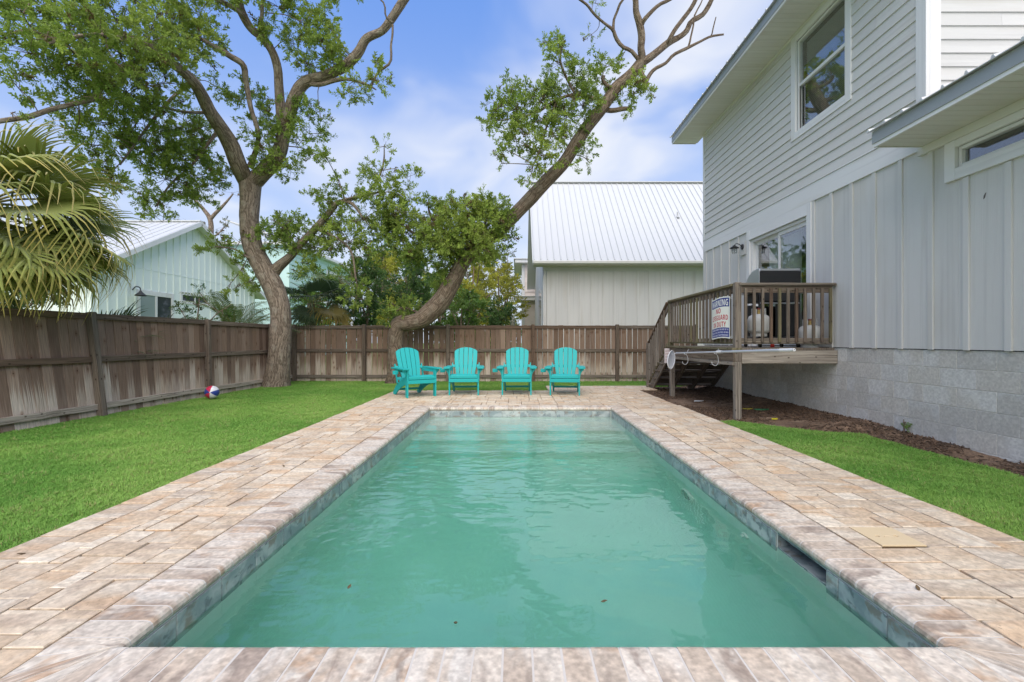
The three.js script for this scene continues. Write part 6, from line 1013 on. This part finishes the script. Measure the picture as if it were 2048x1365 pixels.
{ // mint house behind the left fence
  const t = thing('mint_house', 'mint green board and batten house with a white metal roof behind the left fence', 'house'), mint = mintPaint, X = -15, ZP = -21.4, half = 5.6, PY = 6.62, k = 0.53, top = (z) => PY - Math.abs(z - ZP) * k;
  const s = new THREE.Shape([[ZP + half - 0.5, 0], [ZP + half - 0.5, top(ZP + half - 0.5) - 0.12], [ZP, PY - 0.12], [ZP - half + 0.5, top(ZP - half + 0.5) - 0.12], [ZP - half + 0.5, 0]].map((q) => new THREE.Vector2(-q[0], q[1])));
  part(t, 'gable_wall', new THREE.ExtrudeGeometry(s, { depth: 0.15, bevelEnabled: false }).rotateY(Math.PI / 2).translate(X - 0.15, 0, 0), mint);
  const open = [[-20.15, -18.3], [-22.3, -20.7]];
  for (let z = ZP + half - 0.75; z > ZP - half + 0.6; z -= 0.4064) { const over = z > -20.25 && z < -18.25 ? 3.16 : z > -22.45 && z < -20.6 ? 3.3 : 0.2; part(t, 'batten', cbox(X + 0.001, X + 0.04, over, 4.0 - 0.012, z - 0.03, z + 0.03, 0.002), mint); if (top(z) - 0.14 > 4.05) part(t, 'batten', cbox(X + 0.001, X + 0.04, 4.012, top(z) - 0.20, z - 0.03, z + 0.03, 0.002), mint); }
  part(t, 'drip_strip', cbox(X + 0.001, X + 0.018, 3.99, 4.01, ZP - half + 0.5, ZP + half - 0.5, 0.002, 2), mint);
  const rf = (z0, z1, nm) => part(t, nm, polyGeo([[V(X + 0.42, top(z0), z0), V(X + 0.42, top(z1), z1), V(X - 14, top(z1), z1), V(X - 14, top(z0), z0)], [V(X + 0.42, top(z0) - 0.1, z0), V(X + 0.42, top(z1) - 0.1, z1), V(X - 14, top(z1) - 0.1, z1), V(X - 14, top(z0) - 0.1, z0)], [V(X + 0.42, top(z0) - 0.1, z0), V(X + 0.42, top(z0), z0), V(X + 0.42, top(z1), z1), V(X + 0.42, top(z1) - 0.1, z1)], [V(X + 0.42, top(z0) - 0.1, z0), V(X + 0.42, top(z0), z0), V(X - 14, top(z0), z0), V(X - 14, top(z0) - 0.1, z0)]], V(X - 7, (top(z0) + top(z1)) / 2 - 0.05, (z0 + z1) / 2), 2, [0, 0]), roofWhite);
  rf(ZP + half, ZP, 'roof_sheet'); rf(ZP - half, ZP, 'rear_roof_sheet');
  for (let x = X + 0.36; x > X - 13; x -= 0.40) part(t, 'roof_rib', beam(V(x, top(ZP + half) + 0.012, ZP + half), V(x, PY + 0.012, ZP), 0.03, 0.03, 0.004), roofWhite);
  for (const sgn of [1, -1]) { part(t, 'rake_board', beam(V(X + 0.43, top(ZP + half) - 0.09, ZP + sgn * half), V(X + 0.43, PY - 0.09, ZP), 0.03, 0.2, 0.003), white); part(t, 'rake_soffit', beam(V(X + 0.20, top(ZP + half) - 0.13, ZP + sgn * half), V(X + 0.20, PY - 0.13, ZP), 0.40, 0.02, 0.003), soffitWhite); }
  part(t, 'ridge_cap', cbox(X - 14, X + 0.44, PY - 0.01, PY + 0.05, ZP - 0.12, ZP + 0.12, 0.01, 0), roofWhite);
  part(t, 'eave_wall', box(X - 13.5, X - 0.2, 0, 3.7, ZP + half - 0.6, ZP + half - 0.5), mint);
  const dk = phy({ color: C(0.05, 0.06, 0.065), roughness: 0.04 });
  const d = part(t, 'sliding_door', merge([cbox(X + 0.002, X + 0.04, 0.3, 3.15, -20.2, -20.05, 0.004), cbox(X + 0.002, X + 0.04, 0.3, 3.15, -18.4, -18.25, 0.004), cbox(X + 0.002, X + 0.04, 2.96, 3.15, -20.05, -18.4, 0.004), cbox(X + 0.002, X + 0.03, 0.3, 2.96, -19.28, -19.17, 0.004)]), white);
  part(d, 'pane', box(X + 0.002, X + 0.012, 0.3, 2.96, -20.05, -19.28), dk); part(d, 'pane', box(X + 0.002, X + 0.012, 0.3, 2.96, -19.17, -18.4), phy({ color: C(0.30, 0.36, 0.35), roughness: 0.05 }));
  const w = part(t, 'window', merge([cbox(X + 0.002, X + 0.04, 2.78, 3.32, -22.5, -22.38, 0.004), cbox(X + 0.002, X + 0.04, 2.78, 3.32, -20.72, -20.6, 0.004), cbox(X + 0.002, X + 0.04, 3.17, 3.32, -22.38, -20.72, 0.004), cbox(X + 0.002, X + 0.04, 2.78, 2.92, -22.38, -20.72, 0.004), cbox(X + 0.002, X + 0.03, 2.92, 3.17, -21.58, -21.5, 0.004)]), white);
  part(w, 'pane', box(X + 0.002, X + 0.012, 2.92, 3.17, -22.38, -21.58), dk); part(w, 'pane', box(X + 0.002, X + 0.012, 2.92, 3.17, -21.5, -20.72), dk);
  part(t, 'window', merge([cbox(X + 0.002, X + 0.04, 1.0, 2.9, -24.6, -23.4, 0.004)]), white);
  const l = thing('barn_lamp', 'dark barn style wall lamp left of the mint house slider', 'lamp', [X, 2.95, -18.05]), iron = std({ color: C(0.03, 0.03, 0.03), roughness: 0.5 });
  part(l, 'arm', tube([[0, 0.15, 0, 0.02], [0.15, 0.28, 0, 0.02], [0.3, 0.22, 0, 0.02], [0.32, 0.1, 0, 0.02]], { seg: 8, step: 0.04 }), iron); part(l, 'shade', new THREE.LatheGeometry([[0.03, 0.12], [0.06, 0.06], [0.19, -0.06], [0.19, -0.09], [0.05, 0.03]].map((q) => new THREE.Vector2(...q)), 20).translate(0.32, 0, 0), iron);
}
{ // aqua two-storey house farther right
  const t = thing('aqua_house', 'aqua two storey house half hidden by palms behind the large oak', 'house'), aqua = std({ color: C(0.56, 0.77, 0.72), roughness: 0.75 }), X = -15, z0 = -30.5, z1 = -41.5, EY = 7.4;
  part(t, 'wall', box(X - 8, X, 0, EY, z1, z0), aqua);
  for (let y = 0.5; y < EY; y += 0.3) part(t, 'siding_board', polyGeo([[V(X + 0.03, y, z0), V(X + 0.03, y, z1), V(X + 0.004, y + 0.3, z1), V(X + 0.004, y + 0.3, z0)], [V(X + 0.03, y, z0), V(X + 0.03, y, z1), V(X + 0.001, y, z1), V(X + 0.001, y, z0)]], V(X - 1, y + 0.2, -36), 2, [0, 0]), aqua);
  part(t, 'roof', merge([cbox(X - 8.4, X + 0.45, EY, EY + 0.18, z1 - 0.4, z0 + 0.4, 0.01), beam(V(X + 0.3, EY + 0.25, -36), V(X - 4, EY + 1.6, -36), 11.6, 0.08, 0.01)]), white);
  part(t, 'band_board', cbox(X + 0.031, X + 0.06, 3.9, 4.3, z1, z0, 0.003, 2), white);
  const w = part(t, 'window', merge([cbox(X + 0.031, X + 0.07, 4.9, 6.7, -39.6, -39.4, 0.004), cbox(X + 0.031, X + 0.07, 4.9, 6.7, -36.6, -36.4, 0.004), cbox(X + 0.031, X + 0.07, 6.5, 6.7, -39.4, -36.6, 0.004), cbox(X + 0.031, X + 0.07, 4.9, 5.1, -39.4, -36.6, 0.004), cbox(X + 0.031, X + 0.07, 5.1, 6.5, -38.08, -37.92, 0.004), cbox(X + 0.031, X + 0.06, 5.76, 5.84, -39.4, -36.6, 0.004)]), white);
  part(w, 'pane', box(X + 0.032, X + 0.045, 5.1, 6.5, -39.4, -36.6), phy({ color: C(0.05, 0.06, 0.07), roughness: 0.04 }));
}

// ---------------------------------------------------------------- teal garden chairs
function mirrored(g) { g = flat(g).clone().scale(-1, 1, 1); for (const k of Object.keys(g.attributes)) { const a = g.attributes[k]; for (let i = 0; i < a.count; i += 3) for (let c = 0; c < a.itemSize; c++) { const p = a.array[(i + 1) * a.itemSize + c]; a.array[(i + 1) * a.itemSize + c] = a.array[(i + 2) * a.itemSize + c]; a.array[(i + 2) * a.itemSize + c] = p; } } return g; }
function adirondack() {
  const t = thing('garden_chair', '', 'chair', [0, 0, 0], 0, 'teal garden chairs at the end of the pool'), P = (n, g, s = 1) => part(t, n, s < 0 ? mirrored(g) : g, teal), th = 0.022;
  for (const s of [-1, 1]) {
    const x = s * 0.29;
    const lg = new THREE.Shape([[-0.045, 0], [0.045, 0], [0.05, 0.535], [-0.05, 0.535]].map((q) => new THREE.Vector2(...q)));
    P('front_leg', new THREE.ExtrudeGeometry(lg, { depth: th, bevelEnabled: true, bevelSize: 0.003, bevelThickness: 0.003, bevelSegments: 1 }).translate(0, 0, -th / 2).rotateY(-Math.PI / 2).translate(x, 0, 0.33));
    const rs = new THREE.Shape(); rs.moveTo(0.355, 0.27); rs.lineTo(0.355, 0.385); rs.lineTo(0.30, 0.39); rs.quadraticCurveTo(-0.05, 0.33, -0.32, 0.19); rs.lineTo(-0.49, 0.035); rs.lineTo(-0.47, 0); rs.lineTo(-0.36, 0); rs.quadraticCurveTo(-0.1, 0.20, 0.355, 0.27);
    P('rear_leg', new THREE.ExtrudeGeometry(rs, { depth: th, bevelEnabled: true, bevelSize: 0.003, bevelThickness: 0.003, bevelSegments: 1, curveSegments: 8 }).translate(0, 0, -th / 2).rotateY(-Math.PI / 2).translate(s * 0.262, 0, 0));
    const arm = new THREE.Shape(); arm.moveTo(-0.055, 0.43); arm.quadraticCurveTo(-0.07, 0.36, -0.065, 0.2); arm.lineTo(-0.04, -0.30); arm.lineTo(0.045, -0.30); arm.lineTo(0.07, 0.1); arm.quadraticCurveTo(0.085, 0.38, 0.06, 0.43); arm.closePath();
    P('arm_rest', new THREE.ExtrudeGeometry(arm, { depth: th, bevelEnabled: true, bevelSize: 0.004, bevelThickness: 0.004, bevelSegments: 2, curveSegments: 8 }).rotateX(Math.PI / 2).translate(0.335, 0.563, 0), s);
    const br = new THREE.Shape(); br.moveTo(0, 0); br.lineTo(0, -0.19); br.quadraticCurveTo(0.012, -0.05, 0.075, -0.03); br.lineTo(0.075, 0); br.closePath();
    P('arm_bracket', new THREE.ExtrudeGeometry(br, { depth: th, bevelEnabled: false }).translate(0, 0, -th / 2).translate(0.306, 0.532, 0.33), s);
    P('arm_rail', cbox(x - 0.011, x + 0.011, 0.475, 0.533, -0.30, 0.275, 0.003));
    P('back_post', beam(V(s * 0.288, 0.24, -0.20), V(s * 0.288, 0.62, -0.36), 0.022, 0.05, 0.003, V(0, 0, 1)));
  }
  // seat
  P('front_apron', cbox(-0.30, 0.30, 0.265, 0.335, 0.376, 0.398, 0.004)); P('seat_slat', cbox(-0.275, 0.275, 0.345, 0.40, 0.365, 0.392, 0.006));
  for (let k = 0; k < 5; k++) { const z = 0.30 - k * 0.1; P('seat_slat', beam(V(-0.272, 0.402 - k * 0.027, z), V(0.272, 0.402 - k * 0.027, z), 0.09, 0.022, 0.004, V(0, 1, 0.27))); }
  P('stretcher', cbox(-0.262, 0.262, 0.085, 0.125, -0.35, -0.328, 0.003));
  // fanned back of five slats under one round top
  const edge = (y) => 0.178 + 0.072 * Math.sin(clamp(y / 0.60) * 1.57) , topY = (x) => 0.605 + 0.155 * Math.sqrt(Math.max(0, 1 - (x / 0.268) ** 2)), lean = new THREE.Matrix4().makeRotationX(-0.40).setPosition(0, 0.25, -0.165);
  for (let i = 0; i < 5; i++) {
    const f0 = -1 + i * 0.4, f1 = f0 + 0.4, s = new THREE.Shape(), g = 0.0065, n = 8, L = [], R = [], xt = 0.250;
    for (let k = 0; k <= n; k++) { const y = k / n * 0.64; L.push([f0 * edge(y) + g, y]); R.push([f1 * edge(y) - g, y]); }
    const T = []; for (let k = 0; k <= 5; k++) { const x = mix(f0 * xt + g, f1 * xt - g, k / 5); T.push([x, topY(x)]); }
    [...L, ...T, ...R.reverse()].forEach((p, k) => (k ? s.lineTo(...p) : s.moveTo(...p)));
    P('back_slat', new THREE.ExtrudeGeometry(s, { depth: 0.018, bevelEnabled: true, bevelSize: 0.002, bevelThickness: 0.003, bevelSegments: 1 }).applyMatrix4(lean));
  }
  for (const y of [0.10, 0.34]) P('back_rail', cbox(-0.285, 0.285, y - 0.03, y + 0.03, -0.028, -0.006, 0.003).applyMatrix4(lean));
  // cup holder outside the arm on the viewer's left
  const c = P('cup_holder', new THREE.ExtrudeGeometry((() => { const s = new THREE.Shape(); s.absarc(0, 0, 0.062, 0, 6.2832); const h = new THREE.Path(); h.absarc(0, 0, 0.043, 0, 6.2832); s.holes.push(h); return s; })(), { depth: 0.016, bevelEnabled: false, curveSegments: 20 }).rotateX(Math.PI / 2).translate(-0.455, 0.535, 0.14));
  part(c, 'holder_base', merge([new THREE.CylinderGeometry(0.044, 0.044, 0.012, 20).translate(-0.455, 0.455, 0.14), cbox(-0.505, -0.395, 0.448, 0.520, 0.13, 0.15, 0.003)].map((g) => { const h = flat(g); return h; })), teal);
  return t;
}
{
  const spots = [[-2.06, -9.35, 0.60, 'leftmost teal slatted garden chair, turned towards the pool middle'], [-1.085, -9.72, 0.05, 'second teal slatted garden chair from the left, in front of a fence post'], [0.01, -9.75, -0.02, 'third teal slatted garden chair from the left, facing the camera'], [1.02, -9.68, -0.13, 'rightmost teal slatted garden chair, nearest the deck stairs']];
  const first = adirondack();
  spots.forEach(([x, z, a, label], i) => { const c = i ? first.clone() : first; if (i) { c.name = numbered('garden_chair'); c.userData = { ...first.userData }; scene.add(c); } c.position.set(x, 0.004, z); c.rotation.y = a; c.userData.label = label; });
}
// ---------------------------------------------------------------- beach ball
{
  const t = thing('beach_ball', 'small red white and blue beach ball on the grass by the left fence', 'ball', [-5.80, 0.125, -8.80]); t.rotation.set(0.3, 0.45, 0.25);
  const cols = [[0.62, 0.03, 0.09], [0.80, 0.80, 0.82], [0.03, 0.06, 0.30], [0.80, 0.80, 0.82], [0.62, 0.03, 0.09], [0.03, 0.06, 0.30]];
  cols.forEach((c, i) => part(t, 'panel', new THREE.SphereGeometry(0.125, 10, 16, i * Math.PI / 3, Math.PI / 3).rotateX(1.2), phy({ color: C(...c), roughness: 0.3, clearcoat: 0.4 })));
  part(t, 'valve', new THREE.CylinderGeometry(0.012, 0.012, 0.004, 12).translate(0, 0.125, 0).rotateX(1.2), plasticWhite);
}
// ---------------------------------------------------------------- small things lying about
{
  const bit = (name, pts, color, pos, label, cat, h = 0.004) => { const g = new THREE.ExtrudeGeometry(new THREE.Shape(pts.map((q) => new THREE.Vector2(...q))), { depth: h, bevelEnabled: true, bevelSize: 0.002, bevelThickness: 0.001, bevelSegments: 1 }).rotateX(-Math.PI / 2); const p = g.attributes.position; for (let i = 0; i < p.count; i++) p.setY(i, p.getY(i) + 0.10 * (p.getX(i) ** 2) + 0.05 * Math.sin(p.getZ(i) * 30) * 0.1); g.computeVertexNormals(); const m = lone(name, g, std({ color: C(...color), roughness: 0.6 }), label, cat); m.position.set(...pos); return m; };
  const blob = (a, b, n = 12) => [...Array(n)].map((_, i) => { const t = i / n * 6.283, k = rr(0.75, 1.1); return [a * Math.cos(t) * k, b * Math.sin(t) * k]; });
  const Y = (x, z) => bedHeight(x, z) + 0.006;
  bit('green_scrap', blob(0.13, 0.07), [0.03, 0.17, 0.07], [3.98, Y(3.98, -7.55), -7.55], 'crumpled green scrap on the bare soil under the deck', 'litter', 0.02);
  bit('yellow_scrap', blob(0.10, 0.05), [0.42, 0.36, 0.04], [3.80, Y(3.80, -7.62), -7.62], 'yellow scrap beside the green one under the deck', 'litter', 0.015);
  bit('yellow_toy', blob(0.045, 0.03), [0.62, 0.55, 0.03], [3.70, Y(3.70, -6.62) + 0.006, -6.62], 'small bright yellow toy piece on the mulch near the front deck post', 'toy', 0.02);
  bit('plastic_scrap', blob(0.09, 0.025), [0.6, 0.63, 0.66], [3.42, Y(3.42, -8.66), -8.66], 'flattened clear plastic bottle on the mulch behind the deck post', 'litter', 0.018);
  const leaf = [[0, -0.035], [0.012, -0.02], [0.018, 0], [0.012, 0.022], [0, 0.034], [-0.012, 0.02], [-0.017, 0], [-0.011, -0.02]];
  const leaves = [[-2.04, 0.006, -4.05, 'brown fallen leaf on the left paving near the coping'], [-2.55, 0.006, -2.38, 'fallen leaf at the grass edge of the left paving'], [-0.27, WATER + 0.003, -2.05, 'dark leaf floating on the near middle of the water'], [-0.85, WATER + 0.003, -2.35, 'thin leaf floating on the water left of the middle'], [0.42, WATER + 0.003, -2.22, 'leaf floating on the near right of the water'], [2.15, 0.006, -3.30, 'dark leaf on the right paving beyond the skimmer cover'], [1.78, 0.006, -2.05, 'tiny dark leaf at the outer edge of the right coping']];
  for (const [x, y, z, l] of leaves) { const m = bit('fallen_leaf', leaf, [0.12, 0.075, 0.03], [x, y, z], l, 'leaf', 0.001); m.rotation.y = rr(0, 6); const s = rr(0.3, 0.5); m.scale.set(s, 1, s); }
  const weed = thing('weed', 'small weed growing at the foot of the block wall', 'plant', [W - 0.06, 0, -5.45]); broadTree(weed, [[[0, -0.05, 0, 0.004], [0, 0.05, 0, 0.003]]], [[0, 0.06, 0, 0.03, 0.03]], (c) => c.setRGB(0.2, 0.34, 0.07), { density: 0.0004, scale: 0.3, barkM: barkThin, rough: 0 });
}
renderer.render(scene, camera);
